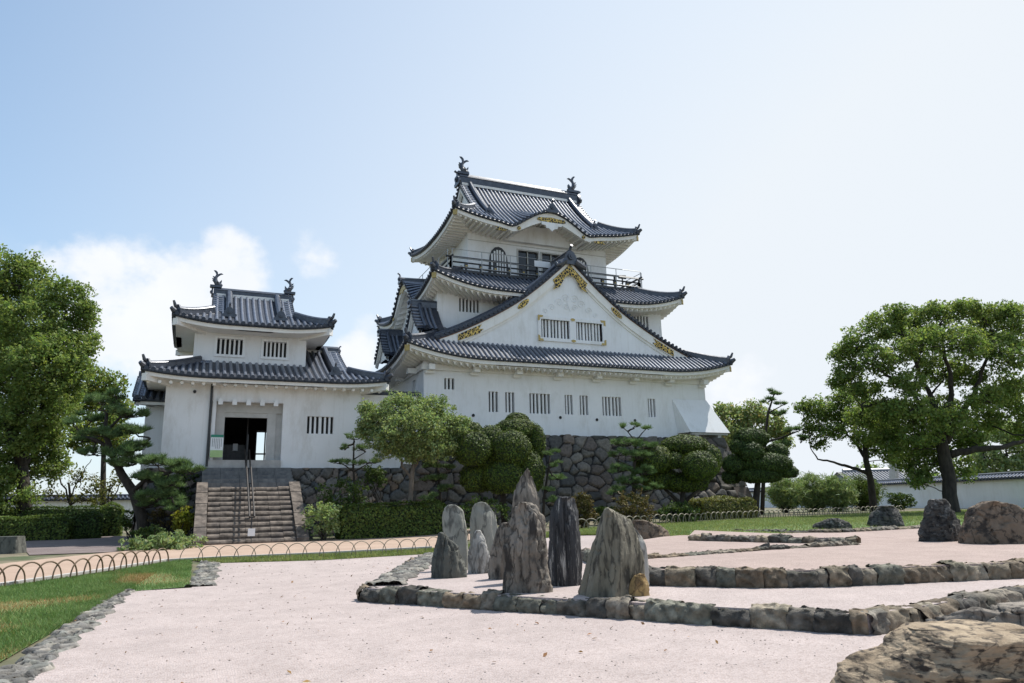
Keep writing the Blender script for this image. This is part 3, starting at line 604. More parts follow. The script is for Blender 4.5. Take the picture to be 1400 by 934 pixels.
    ty = MB(); ty.bx(rect[0]+.9, rect[0]+1.0, ym-2.6, ym+2.6, 13.7, 15.2); ty.mark(); ty.bx(rect[1]-1.0, rect[1]-.9, ym-2.6, ym+2.6, 13.7, 15.2); ty.pieces('gable_wall', M['plaster_old'], r2)
    gd = MB()
    for sx, xe in ((1, rect[0]+.08), (-1, rect[1]-.08)):
        gd.mark(); gd.prism([(xe, ym+w, z) for w, z in ((-.8, 15.32), (-.5, 15.6), (0, 15.72), (.5, 15.6), (.8, 15.32), (.3, 15.38), (0, 15.2), (-.3, 15.38))], (-sx*.05, 0, 0))
        for w in (-2.3, 2.3): gd.mark(); disc(gd, (xe-sx*.06, ym+w, 14.0), (0, 1, 0), (0, 0, 1), (sx, 0, 0), .13, .05)
    gd.pieces('gilt_ornament', M['gold'], r2)
    # ---- top storey with balcony
    x0, x1, y0, y1 = 15.3, 25.6, 41.9, 47.9; zf = 15.7
    dk = MB(); bx0, bx1, by0, by1 = 13.45, 27.45, 40.25, 49.55
    dk.bx(bx0, bx1, by0, by1, zf-.16, zf); dk.bx(bx0+.25, bx1-.25, by0+.25, by1-.25, zf-.75, zf-.161)
    bal = dk.build('balcony', M['blackwood'], keep)
    rl = MB(); rl2 = MB(); br2 = MB()
    def rail(p, q, end=True):
        p, q = np.array(p, float), np.array(q, float); d = (q-p); Ld = np.linalg.norm(d); d = d/Ld; ex = .35
        for z, t in ((zf+.82, .065), (zf+.5, .05), (zf+.18, .05)):
            rl.tube([np.r_[p-d*ex, z], np.r_[q+d*ex, z]] if z > zf+.7 else [np.r_[p, z], np.r_[q, z]], t, 6)
        for i in range(int(Ld/.95)+1):
            c = p+d*min(Ld, i*Ld/int(Ld/.95)); rl.bx(c[0]-.055, c[0]+.055, c[1]-.055, c[1]+.055, zf, zf+(.8 if i % 3 == 0 else .5))
            rl.bx(c[0]-.09, c[0]+.09, c[1]-.09, c[1]+.09, zf+.2, zf+.48); br2.bx(c[0]-.07, c[0]+.07, c[1]-.096, c[1]-.091, zf+.25, zf+.33)
    cr_ = ((bx0+.2, by0+.15), (bx1-.2, by0+.15), (bx1-.2, by1-.15), (bx0+.2, by1-.15))
    for k in range(4): rail(cr_[k], cr_[(k+1) % 4])
    rl.build('wooden_railing', M['blackwood'], bal); br2.build('railing_fittings', M['gold'], bal)
    for k in range(4):                                # thin steel safety rail outside
        p, q = np.array(cr_[k]), np.array(cr_[(k+1) % 4]); n = 7 if k % 2 == 0 else 5; o = np.array([[0, -.22], [.22, 0], [0, .22], [-.22, 0]][k]); o0 = (p-np.mean(cr_, axis=0)); 
        P = [p+(q-p)*i/n+o for i in range(n+1)]
        for z in (zf+.15, zf+.72, zf+1.25): rl2.tube([np.r_[P[0], z], np.r_[P[-1], z]], .022, 6)
        for c in P: rl2.tube([np.r_[c, zf-.1], np.r_[c, zf+1.25]], .024, 6)
    rl2.build('steel_railing', M['steel'], bal)
    pn = MB(); pn.bx(19.2, 20.45, by0-.12, by0-.09, zf+.72, zf+1.12); pn.build('notice_panel', M['paper'], bal)
    tel = MB(); tel.tube([(26.3, 41.0, zf), (26.3, 41.0, zf+.95)], .05, 6); tel.tube([(26.05, 40.9, zf+1.0), (26.6, 41.1, zf+1.12)], .10, 8); tel.bx(26.0, 26.6, 40.95, 41.05, zf+.9, zf+.98); tel.build('viewing_scope', M['blackwood'], bal)
    DH = [(18.85, 20.3, zf+.05, 18.05), (20.6, 22.05, zf+.05, 18.05)]; BW = [(16.72, 18.1), (22.8, 24.18)]
    mb = MB(); wall_panel(mb, FX(y0), x0, x1, zf-.7, 19.3, DH); wall_panel(mb, LX(x0), y0, y1, zf-.7, 19.3, []); wall_panel(mb, RX(x1), y0, y1, zf-.7, 19.3, []); wall_panel(mb, BX(y1), x0, x1, zf-.7, 19.3, [])
    mb.build('top_storey_wall', M['plaster'], keep)
    for a, b, c, d in DH:
        fm = MB(); f = FX(y0); fm.bx(a-.1, a, y0-.05, y0+.1, c, d+.1); fm.bx(b, b+.1, y0-.05, y0+.1, c, d+.1); fm.bx(a, b, y0-.05, y0+.1, d, d+.1); fm.bx((a+b)/2-.035, (a+b)/2+.035, y0+.05, y0+.12, c, d)
        dr = fm.build('sliding_door', M['grey_trim'], keep); g = MB(); g.add([(a, y0+.15, c), (b, y0+.15, c), (b, y0+.15, d), (a, y0+.15, d)], [(0, 1, 2, 3)]); g.build('pane', M['glass'], dr)
    for a, b in BW:                                   # bell-shaped windows
        c = (a+b)/2; hw = (b-a)/2; out = [(-hw*1.05, zf+.45), (-hw*.95, zf+1.3), (-hw*.86, zf+1.75), (-hw*.68, zf+2.1), (-hw*.36, zf+2.33), (0, zf+2.4), (hw*.36, zf+2.33), (hw*.68, zf+2.1), (hw*.86, zf+1.75), (hw*.95, zf+1.3), (hw*1.05, zf+.45)]
        m_ = MB(); m_.prism([(c+u, y0-.001, z) for u, z in out], (0, -.07, 0)); w_ = m_.build('bell_window', M['blackwood'], keep)
        b_ = MB()
        for i in range(6):
            u = -hw*.68+i*hw*1.36/5; h = zf+2.16-(u/hw)**2*.6; b_.bx(c+u-.055, c+u+.055, y0-.11, y0-.072, zf+.5, h)
        b_.build('bars', M['plaster'], w_)
    ln = MB(); ln.bx(x0, x1, y0-.025, y0-.002, 18.35, 18.39); ln.build('string_line', M['grey_trim'], keep)
    # ---- top roof
    RB = Roof(); rect = (13.7, 27.2, 39.93, 49.87); L = rect[1]-rect[0]
    pr3 = lambda d: .66*d+.054*d*d
    kb = lambda s: (cos(pi*min(1, abs((s-L/2)/3.0)))*.5+.5)**.85
    kara3 = lambda s, d: 1.25*kb(s)*max(0, 1-d/2.6)**1.1-.12*max(0, 1-abs(abs(s-L/2)-2.75)/.9)*max(0, 1-d)
    pr_ = dict(fh=.24, sp=.34, drop=.10)
    irimoya(RB, rect, 19.02, pr3, 2.1, 2.1, .68, 5.0, 1.98, 'rafter', .82, .42, bumps=dict(front=kara3, back=kara3), trimkw=pr_, fhf=dict(front=lambda s: .24+.36*kb(s)**.5, back=lambda s: .24+.36*kb(s)**.5), tip=.75)
    r3 = put_roof(RB, keep)
    kr = MB(); xm = KX
    for sy, ye in ((1, rect[2]), (-1, rect[3])): kr.mark(); kr.bar([(xm, ye-sy*.08, 20.28), (xm, ye+sy*1.0, 20.42), (xm, ye+sy*1.9, 20.6)], .34, .3); onigawara(kr, (xm, ye-sy*.1, 20.25), (1, 0), (0, -sy), .62)
    kr.pieces('ridge', M['ridge_tile'], r3)
    ty = MB(); ty.bx(xm-2.7, xm+2.7, y0-.35, y0-.003, 18.55, 19.75); ty.build('gable_wall', M['plaster_old'], r3)
    gd = MB(); pd = MB(); ye = rect[2]+.08
    gd.prism([(xm+u, ye, z) for u, z in ((-1.05, 19.62), (-.95, 19.78), (-.5, 19.8), (0, 19.86), (.5, 19.8), (.95, 19.78), (1.05, 19.62), (.6, 19.52), (.3, 19.42), (-.3, 19.42), (-.6, 19.52))], (0, -.06, 0))
    for u in (-2.35, 2.35): gd.mark(); disc(gd, (xm+u, ye-.06, 18.82), (1, 0, 0), (0, 0, 1), (0, 1, 0), .13, .05)
    for sg in (-1, 1): gd.mark(); gd.prism([(xm+sg*u, ye, z) for u, z in ((3.1, 18.62), (4.0, 18.72), (3.8, 18.62), (4.0, 18.5), (3.3, 18.48))], (0, -.05, 0))
    gd.pieces('gilt_ornament', M['filigree'], r3)
    pd.prism([(xm+u, ye+.02, z) for u, z in ((-.75, 19.5), (.75, 19.5), (.72, 19.3), (.45, 19.28), (.4, 19.1), (.2, 19.08), (0, 18.9), (-.2, 19.08), (-.4, 19.1), (-.45, 19.28), (-.72, 19.3))], (0, -.09, 0)); pd.build('pendant', M['plaster'], r3)
    zr = 19.02+pr3(4.97)
    for x, sg in ((16.05, 1), (24.85, -1)):
        f = MB(); fish(f, (x, 44.9, zr+.78), sg, 1.3); f.build('fish_ornament', M['ridge_tile'], r3, smooth=False)
def gable_roof(parent, xc, yf, yb, GP, big=True):
    RB = Roof()
    W = np.array([p[0] for p in GP]); Z = np.array([p[1] for p in GP]); A = np.r_[0, np.cumsum(np.hypot(np.diff(W), np.diff(Z)))]
    for sg in (-1, 1):
        fr = lambda w, y, z, sg=sg: (xc+sg*w, yf+y, z)
        T = np.linspace(0, A[-1], 22); ys = np.linspace(.02, yb-yf, 6)
        RB.sheet.grid([[fr(np.interp(t, A, W), y, np.interp(t, A, Z)-.01) for t in T] for y in ys])
        n = int((yb-yf-.9)/.3)
        for i in range(n):
            y = .95+i*.3; pts = []; nr = []
            for t in T:
                w, z = np.interp(t, A, W), np.interp(t, A, Z); w2, z2 = np.interp(t+.05, A, W), np.interp(t+.05, A, Z)
                nv = np.array([-(z2-z)*sg, 0, (w2-w)]); nv = nv/(np.linalg.norm(nv)+1e-9) if np.linalg.norm(nv) > 1e-6 else np.array([0, 0, 1.])
                pts.append(np.array(fr(w, y, z))); nr.append(nv)
            halftube(RB.tile, pts[:-1], nr[:-1], (0, 1), .085)
        verge(RB, [(a, b) for a, b in GP], fr, th=.62, depth=.42)
        RB.ridge.bar([fr(np.interp(t, A, W), .66, np.interp(t, A, Z)+.04) for t in np.linspace(.25, A[-1]-.5, 24)], .26, .30)
        # thin brown edge under the tiles and a moulded inner line
        e0 = [[], []]
        for t in T:
            w, z = np.interp(t, A, W), np.interp(t, A, Z); e0[0].append(fr(w, .045, z-.13)); e0[1].append(fr(w, .045, z-.185))
        bl = MB(); bl.grid(e0); RB.gold.grid  # (brown strip built below)
        bl.build('brown_edge', M['brown_line'], parent)
    RB.ridge.bar([(xc, yf-.02, 16.35), (xc, yb, 16.4)], .34, .5)
    onigawara(RB.orn, (xc, yf-.05, 16.02), (1, 0), (0, -1), .85)
    for sg in (-1, 1): RB.orn.tube([(xc+sg*.35, yf-.1, 16.1), (xc+sg*.75, yf-.12, 15.85), (xc+sg*1.0, yf-.12, 15.75), (xc+sg*1.05, yf-.12, 15.95)], [.2, .2, .16, .1], 8)
    roof = put_roof(RB, parent, 'gable_roof')
    # gable wall with barred window
    yw = yf+.2; wn = (18.42, 22.62, 11.2, 12.33)
    mb = MB(); inner = [(w, z-.62) for w, z in zip(W, Z)]
    xs = sorted({xc-9.2, xc+9.2, wn[0], wn[1], *np.linspace(xc-9.2, xc+9.2, 47)})
    top = lambda x: float(np.interp(abs(x-xc), [p[0] for p in inner], [p[1] for p in inner]))
    zb = 10.2
    for a, b in zip(xs[:-1], xs[1:]):
        if top(a) < zb and top(b) < zb: continue
        ta, tb = max(top(a), zb), max(top(b), zb)
        if wn[0]-1e-6 <= a and b <= wn[1]+1e-6:
            mb.add([(a, yw, zb), (b, yw, zb), (b, yw, wn[2]), (a, yw, wn[2])], [(0, 1, 2, 3)]); mb.add([(a, yw, wn[3]), (b, yw, wn[3]), (b, yw, tb), (a, yw, ta)], [(0, 1, 2, 3)])
        else: mb.add([(a, yw, zb), (b, yw, zb), (b, yw, tb), (a, yw, ta)], [(0, 1, 2, 3)])
    mb.build('gable_wall', M['plaster'], roof)
    xm = 20.56
    wd_ = window(roof, FX(yw), wn[0], xm-.22, wn[2], wn[3], [3, 3, 3], 0, .22); window(roof, FX(yw), xm+.22, wn[1], wn[2], wn[3], [3, 3, 3], 0, .22)
    fm = MB(); y = yw; t = .2; a, b, c, d = wn
    fm.bx(a-t, a, y-.09, y-.003, c-t, d+t); fm.bx(b, b+t, y-.09, y-.003, c-t, d+t); fm.bx(a, b, y-.09, y-.003, d, d+t); fm.bx(a, b, y-.09, y-.003, c-t, c); fm.bx(xm-.22, xm+.22, y-.07, y+.1, c, d)
    fm.build('window_frame', M['plaster'], roof)
    gd = MB()
    for sx, x in ((1, a-t-.02), (-1, b+t+.02)):
        for sz, z in ((1, c-t-.02), (-1, d+t+.02)):
            gd.mark(); gd.prism([(x+sx*u, y-.092, z+sz*v) for u, v in ((0, 0), (.36, 0), (.3, .13), (.13, .13), (.13, .3), (0, .36))], (0, -.02, 0))
    for z in (c-t*.5, d+t*.5): gd.mark(); gd.prism([(xm+.16*cos(q*pi/5), y-.092, z+.085*sin(q*pi/5)) for q in range(10)], (0, -.02, 0))
    gd.pieces('window_fitting', M['gold'], roof)
    fl = MB(); yb_ = yf+.045
    th = lambda w, o: float(np.interp(w, W, Z))-o
    for sg in (-1, 1):
        f = lambda w, z: (xc+sg*w, yb_, z)
        ws = np.linspace(0.0, 1.2, 7); fl.mark(); fl.prism([f(w, th(w, .42)) for w in ws]+[f(1.0, th(1.2, .78)), f(1.22, th(1.2, 1.05)), f(.72, th(.95, 1.02)), f(.35, th(.35, .92)), f(0, th(0, .98)-.12)], (0, -.03, 0))
        c0 = 3.2; pts = []                             # oval on the bargeboard
        for q in range(12):
            uu, vv = .46*cos(q*pi/6), .21*sin(q*pi/6)*(1 if abs(cos(q*pi/6)) < .8 else 1); w = c0+uu*.82; pts.append(f(w, th(w, .47)+vv))
        fl.mark(); fl.prism(pts, (0, -.03, 0)); fl.mark()
        a_, b_ = 5.75, 7.15
        fl.prism([f(b_+.15, th(b_+.15, .30)), f(a_+.1, th(a_+.1, .30)), f(a_+.3, th(a_+.3, .5)), f(a_, th(a_, .62)), f(a_+.25, th(a_+.25, .75)), f(b_+.15, th(b_+.15, .66))], (0, -.03, 0))
    fl.pieces('gilt_ornament', M['filigree'], roof)
    gg = MB()                                         # white carved scrolls under the apex
    for sg in (-1, 1):
        for cx, cz, r0, tn in ((.28, 13.75, .3, 1.4), (.75, 13.45, .28, 1.2), (1.25, 13.1, .24, 1.1), (1.7, 12.82, .18, 1), (.3, 13.2, .22, 1.2)):
            gg.tube([(xc+sg*(cx+r0*(1-q/16)*cos(q*tn*.55)), yw-.035, cz+r0*(1-q/16)*sin(q*tn*.55)) for q in range(15)], .014, 5)
    gg.prism([(xc+u, yw-.003, z) for u, z in ((-.16, 13.9), (0, 14.1), (.16, 13.9), (.22, 13.5), (0, 12.95), (-.22, 13.5))], (0, -.03, 0))
    gg.build('carved_pendant', M['plaster'], roof)
def side_gable(parent, xf, yc, za, hw, sg, xb):       # small gable facing -X (sg=-1) or +X
    RB = Roof(); H = 1.75; ln = abs(xb-xf)
    GP = [(hw*t, za-H*(t*.62+.38*(1-(1-t)**2))) for t in np.linspace(0, 1, 8)]
    W = [p[0] for p in GP]; Z = [p[1] for p in GP]
    for sy in (-1, 1):
        fr = lambda w, y, z, sy=sy: (xf-sg*y, yc+sy*w, z)
        RB.sheet.grid([[fr(w, y, z) for w, z in GP] for y in np.linspace(0, ln, 5)])
        for i in range(int((ln-.5)/.28)):
            y = .55+i*.28; pts = [np.array(fr(w, y, z)) for w, z in GP]; nv = np.array([0, sy*.75, .66]); halftube(RB.tile, pts, [nv]*len(pts), (1, 0), .085)
        verge(RB, GP, fr, th=.22, depth=.4)
        RB.ridge.bar([fr(w, .5, z+.03) for w, z in GP], .2, .2)
    RB.ridge.bar([(xf, yc, za-.02), (xb, yc, za)], .28, .36); onigawara(RB.orn, (xf+sg*.06, yc, za-.1), (0, 1), (sg, 0), .5)
    RB.wall.poly([(xf-sg*.3, yc-w, z-.1) for w, z in GP[::-1]]+[(xf-sg*.3, yc+w, z-.1) for w, z in GP[1:]])
    put_roof(RB, parent, 'flank_gable')
build_keep()

# ================================================================ gatehouse
gate = thing('gatehouse', 'small two-storey white gatehouse with an open doorway at the top of the stone steps', 'gatehouse', (2.3, 38, .3))
def build_gate():
    x0, x1, y0, y1 = -1.4, 7.4, 36.0, 44.0; zb = 3.42
    COB = [(.20, .19, .175), (.13, .14, .145), (.25, .215, .19), (.16, .15, .14), (.30, .24, .20), (.11, .12, .125)]
    stone_face('stone_base', gate, (-2.2, 35.5, .1), (10.0, 35.5, .1), (10.0, 35.95, zb), (-1.9, 35.95, zb), .6, .06, 11, COB, .12, .85)
    stone_face('stone_base', gate, (-2.2, 46, .1), (-2.2, 35.5, .1), (-1.9, 35.95, zb), (-1.9, 46, zb), .6, .12, 12, COB, .12, .85)
    tp = MB(); tp.bx(-1.88, 10.0, 35.97, 46, zb-.3, zb-.015); tp.build('base_top', M['grey_trim'], gate)
    D = (.55, 3.72, 3.43, 6.48); Wn = (4.86, 6.1, 5.07, 5.9)
    mb = MB(); wall_panel(mb, FX(y0), x0, x1, zb, 7.6, [D, Wn], .45); wall_panel(mb, LX(x0), y0, y1, zb, 7.6, []); wall_panel(mb, RX(x1), y0, y1, zb, 7.6, [])
    B = (3.1, 4.6, 3.8, 5.9); wall_panel(mb, BX(y1), x0, x1, zb, 7.6, [B])
    mb.build('lower_wall', M['plaster_old'], gate); window(gate, FX(y0), *Wn, [3, 3], 0, .25)
    # doorway: jambs, lintel, threshold, bracket heads
    yd = y0+.45; jm = MB()
    for a, b in ((.551, .78), (.78, 1.17), (3.06, 3.45), (3.45, 3.719)):
        o = 0 if (b-a) > .35 else .08; jm.bx(a, b, yd-.12+o, yd+.06+o, 3.8, 6.02)
    jm.bx(.551, 3.719, yd-.14, yd+.06, 6.02, 6.479); jm.bx(1.17, 3.06, yd-.10, yd+.05, 5.80, 6.019)
    jm.build('door_surround', M['grey_trim'], gate)
    th = MB(); th.bx(.551, 3.719, y0-.12, yd+.5, 3.43, 3.79); th.build('threshold', M['concrete'], gate)
    bk = MB()
    for i in range(5):
        x = .92+i*.61; bk.mark(); bk.tube([(x, y0-.28, 6.52), (x, y0+.1, 6.52)], .085, 8); bk.bx(x-.1, x+.1, y0-.30, y0-.281, 6.3, 6.5); bk.bx(x-.085, x+.085, y0-.28, y0+.05, 6.3, 6.44)
    bk.pieces('beam_head', M['plaster_old'], gate)
    # dim hall behind the door with a glazed back door
    hl = MB(); f = lambda a, b: hl.add(a, b)
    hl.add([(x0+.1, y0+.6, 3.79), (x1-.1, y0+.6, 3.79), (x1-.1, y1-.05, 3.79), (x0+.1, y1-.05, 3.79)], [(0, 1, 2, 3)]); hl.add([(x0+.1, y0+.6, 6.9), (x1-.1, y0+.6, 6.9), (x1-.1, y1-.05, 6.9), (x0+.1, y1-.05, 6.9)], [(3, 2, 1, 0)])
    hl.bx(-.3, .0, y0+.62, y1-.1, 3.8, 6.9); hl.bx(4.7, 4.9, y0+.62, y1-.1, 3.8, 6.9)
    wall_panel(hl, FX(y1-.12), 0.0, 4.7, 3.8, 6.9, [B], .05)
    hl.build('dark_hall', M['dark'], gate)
    mu = MB()
    for x in (3.13, 3.62, 4.57): mu.bx(x-.035, x+.035, y1-.2, y1-.13, 3.8, 6.0)
    for z in (4.62, 5.88): mu.bx(3.1, 4.6, y1-.2, y1-.13, z-.04, z+.04)
    mu.bx(3.62, 4.57, y1-.19, y1-.14, 3.8, 4.05)
    mu.build('back_door', M['blackwood'], gate)
    ct = MB(); ct.bx(.6, 2.3, 39.2, 39.8, 3.8, 4.75); ct.build('counter', M['blackwood'], gate)
    pp = MB(); pp.bx(1.72, 1.95, 39.15, 39.17, 4.45, 4.8); pp.build('counter_notice', M['paper'], gate)
    fr_ = MB(); fr_.bx(2.3, 2.36, 38.5, 38.6, 3.8, 6.3); fr_.build('inner_post', M['blackwood'], gate)
    # down pipe
    dp = MB(); px = .52; dp.tube([(px, y0-.12, 3.5), (px, y0-.12, 7.05), (px, y0-.5, 7.4)], .055, 8); dp.build('down_pipe', M['blackwood'], gate)
    dp = MB(); dp.bx(.60, .76, y0-.03, y0-.003, 3.43, 7.0); dp.build('white_strip', M['plaster'], gate)
    lt = MB(); lt.tube([(-.2, y0-.14, 6.88), (-.2, y0, 6.88)], .07, 8); lt.build('wall_lamp', M['dark'], gate)
    # lower roof
    RB = Roof(); prf = lambda d: .40*d+.018*d*d
    irimoya(RB, (-2.35, 8.6, 35.0, 45.0), 7.5, prf, 2.3, 1.75, .22, 3.0, 1.05, 'flat', .36, .3, gables=(False, True), trimkw=dict(fh=.16, drop=.12, slope=0), sp=.305, hipw=.24, th=.2, tip=.7, gilt=False, kud=(False, True))
    r1 = put_roof(RB, gate)
    kn = MB()
    for i in range(24):
        x = -2.1+i*.45; kn.mark(); disc(kn, (x, 35.26, 7.17), (1, 0, 0), (0, 0, 1), (0, 1, 0), .075, .4, 8)
    kn.pieces('rafter_end', M['eave_white'], r1)
    # upper storey
    x0, x1, y0, y1 = -.4, 4.85, 37.4, 42.6
    Wu = [tuple(onY(px, py, y0)[[0, 2]]) for px, py in ((297.5, 462), (331, 486), (361, 467), (391, 489))]
    wa = (Wu[0][0], Wu[1][0], Wu[1][1], Wu[0][1]-.02); wb = (Wu[2][0], Wu[3][0], wa[2], wa[3])
    mb = MB(); wall_panel(mb, FX(y0), x0, x1, 8.2, 10.5, [wa, wb]); wall_panel(mb, LX(x0), y0, y1, 8.2, 10.5, []); wall_panel(mb, RX(x1), y0, y1, 8.2, 10.5, []); wall_panel(mb, BX(y1), x0, x1, 8.2, 10.5, [])
    mb.build('upper_wall', M['plaster_old'], gate)
    for w in (wa, wb): window(gate, FX(y0), *w, [6], .12, .25)
    RB = Roof(); pru = lambda d: .44*d+.045*d*d
    irimoya(RB, (-1.35, 5.95, 36.1, 43.9), 10.28, pru, 1.72, 1.72, .28, 2.6, 1.32, 'flat', .42, .32, trimkw=dict(fh=.18, drop=.12, slope=0), sp=.29, hipw=.26, th=.2, tip=.7, gilt=False)
    r2 = put_roof(RB, gate); zr = 10.28+pru(3.9)
    for x, sg in ((.42, 1), (4.18, -1)):
        f = MB(); fish(f, (x, 40, zr+.42), sg, .9); f.build('fish_ornament', M['ridge_tile'], r2)
    # low wing on the left, set back
    mb = MB(); wall_panel(mb, FX(38.6), -2.3, -1.4, 3.0, 6.9, []); wall_panel(mb, LX(-2.3), 38.6, 44, 3.0, 6.6, []); mb.build('wing_wall', M['plaster_old'], gate)
    RB = Roof(); P = (-2.8, 37.7); roof_side(RB, P, (1, 0), (0, 1), [(0, 1.45, lambda s: 2.6)], lambda s, d: 6.7+.55*d+.1*max(0, 1-s/1.2)**2, .3)
    eave_trim(RB, P, (1, 0), (0, 1), 1.45, lambda s, d: 6.7, .9, 'flat', fh=.15, drop=.1)
    RB.ridge.bar([(-2.85, 40.3, 8.15), (-1.4, 40.3, 8.1)], .28, .3); verge(RB, [(2.6-d, 6.7+.55*d) for d in np.linspace(2.6, 0, 8)], lambda w, y, z: (-2.8+y, 40.3-w, z), th=.15, depth=.4)
    put_roof(RB, gate, 'wing_roof')
    # plain wall running on to the keep
    mb = MB(); wall_panel(mb, FX(36.25), 7.35, 10.4, zb-.6, 7.1, []); mb.build('link_wall', M['plaster_old'], gate)
    mb = MB(); mb.bx(7.42, 10.6, 36.3, 41, 7.1, 7.35); mb.build('link_roof', M['tile_sheet'], gate)
build_gate()
# ================================================================ ground
def build_ground():
    ax = np.r_[-4000, -1500, -600, -250, -120, -70, np.arange(-45, 75.1, .75), 90, 120, 180, 300, 600, 1500, 4000]
    ay = np.r_[-4000, -800, -200, -60, -25, np.arange(-10, 62.1, .75), 75, 100, 150, 300, 700, 1600, 4000, 7000]
    mb = MB(); mb.grid([[(x, y, float(tz(x, y))) for y in ay] for x in ax]); o = mb.build('ground', M['soil'], None, True); tag(o, kind='structure')
    # gravel court
    rows = [(-9.5, -3.2), (4, -1.75), (9.0, -1.35), (13.0, -1.2), (17.3, -1.05), (17.45, .12), (21.5, .55), (23.6, .62)]
    A = [(x, y) for y, x in rows]
    A = [(-3.2, -9.5), (-1.75, 4), (-1.35, 9), (-1.2, 13), (-1.05, 17.3)]
    g = MB()
    def patch(A, B, n, m):
        k = loft(A, B, n, m, .012); g.add(k.v, k.f)
    patch(A, [(60, -9.5), (60, 17.3)], 60, 90); patch([(.12, 17.3), (.55, 21.5), (.62, 23.7)], [(15, 17.3), (15, 20), (14, 23.7)], 16, 40)
    patch([(7.5, 23.7), (13, 24.2)], [(7.5, 23.69), (13, 23.69)], 10, 4)
    tag(g.build('gravel_court', M['gravel'], None, True), kind='structure')
    # lawn wedge, grass strip and back lawn (soil sheets; blades are added later)
    LW = [G(-160, 832), G(0, 805), G(130, 786), G(225, 771), G(262, 766)]; LE = [(-2.2, 2.0), (-1.9, 9.0), (-1.5, 13.), (-1.15, 17.2), (.1, 17.5)]
    k = loft([p[:2] for p in LW], [LE[0], LE[1], LE[3], LE[4]], 40, 14, .02); tag(k.build('lawn', M['lawnbase'], None, True), kind='structure')
    BL = ((760, 727), (850, 720.5), (900, 717.5), (1000, 711.5), (1100, 706.5), (1235, 700.5), (1400, 696))
    st = loft([G(290, 771)[:2], G(440, 767)[:2], G(590, 758)[:2], (12.6, 24.2), (14.2, 20.5), (17, 17.5), (30, 17), (60, 18)], [G(262, 767)[:2], G(440, 760)[:2], G(600, 752)[:2], *[G(*p)[:2] for p in BL]], 110, 26, .022)
    tag(st.build('back_lawn', M['lawnbase'], None, True), kind='structure')
    # paths
    pf = [G(-300, 850)[:2], G(0, 803)[:2], G(130, 784)[:2], G(225, 769)[:2], G(300, 765)[:2], G(440, 759)[:2], G(600, 750)[:2], (13, 30)]
    pb = [G(-300, 775)[:2], G(0, 772)[:2], G(140, 757)[:2], G(265, 747)[:2], (.4, 30.9), (4.4, 30.9), (9.5, 33.6), (13, 33)]
    tag(loft(pf, pb, 70, 14, .018).build('footpath', M['path'], None, True), kind='structure')
    kb = MB(); P = [np.array([*p, 0]) for p in pf[:-1]]; Q = []
    for i in range(len(P)-1):
        for t in np.linspace(0, 1, 14, endpoint=False): c = P[i]+(P[i+1]-P[i])*t; Q.append((c[0], c[1], float(tz(c[0], c[1]))+.02))
    kb.bar(Q, .16, .07, rnd=False); tag(kb.build('path_kerb', M['concrete'], None), kind='structure')
    a = [G(40, 760)[:2], G(150, 756)[:2], G(270, 746.5)[:2]]; b = [G(10, 728)[:2], G(150, 733)[:2], G(262, 738)[:2]]
    tag(loft(a, b, 30, 12, .026).build('side_path', M['asphalt'], None, True), kind='structure')
build_ground()
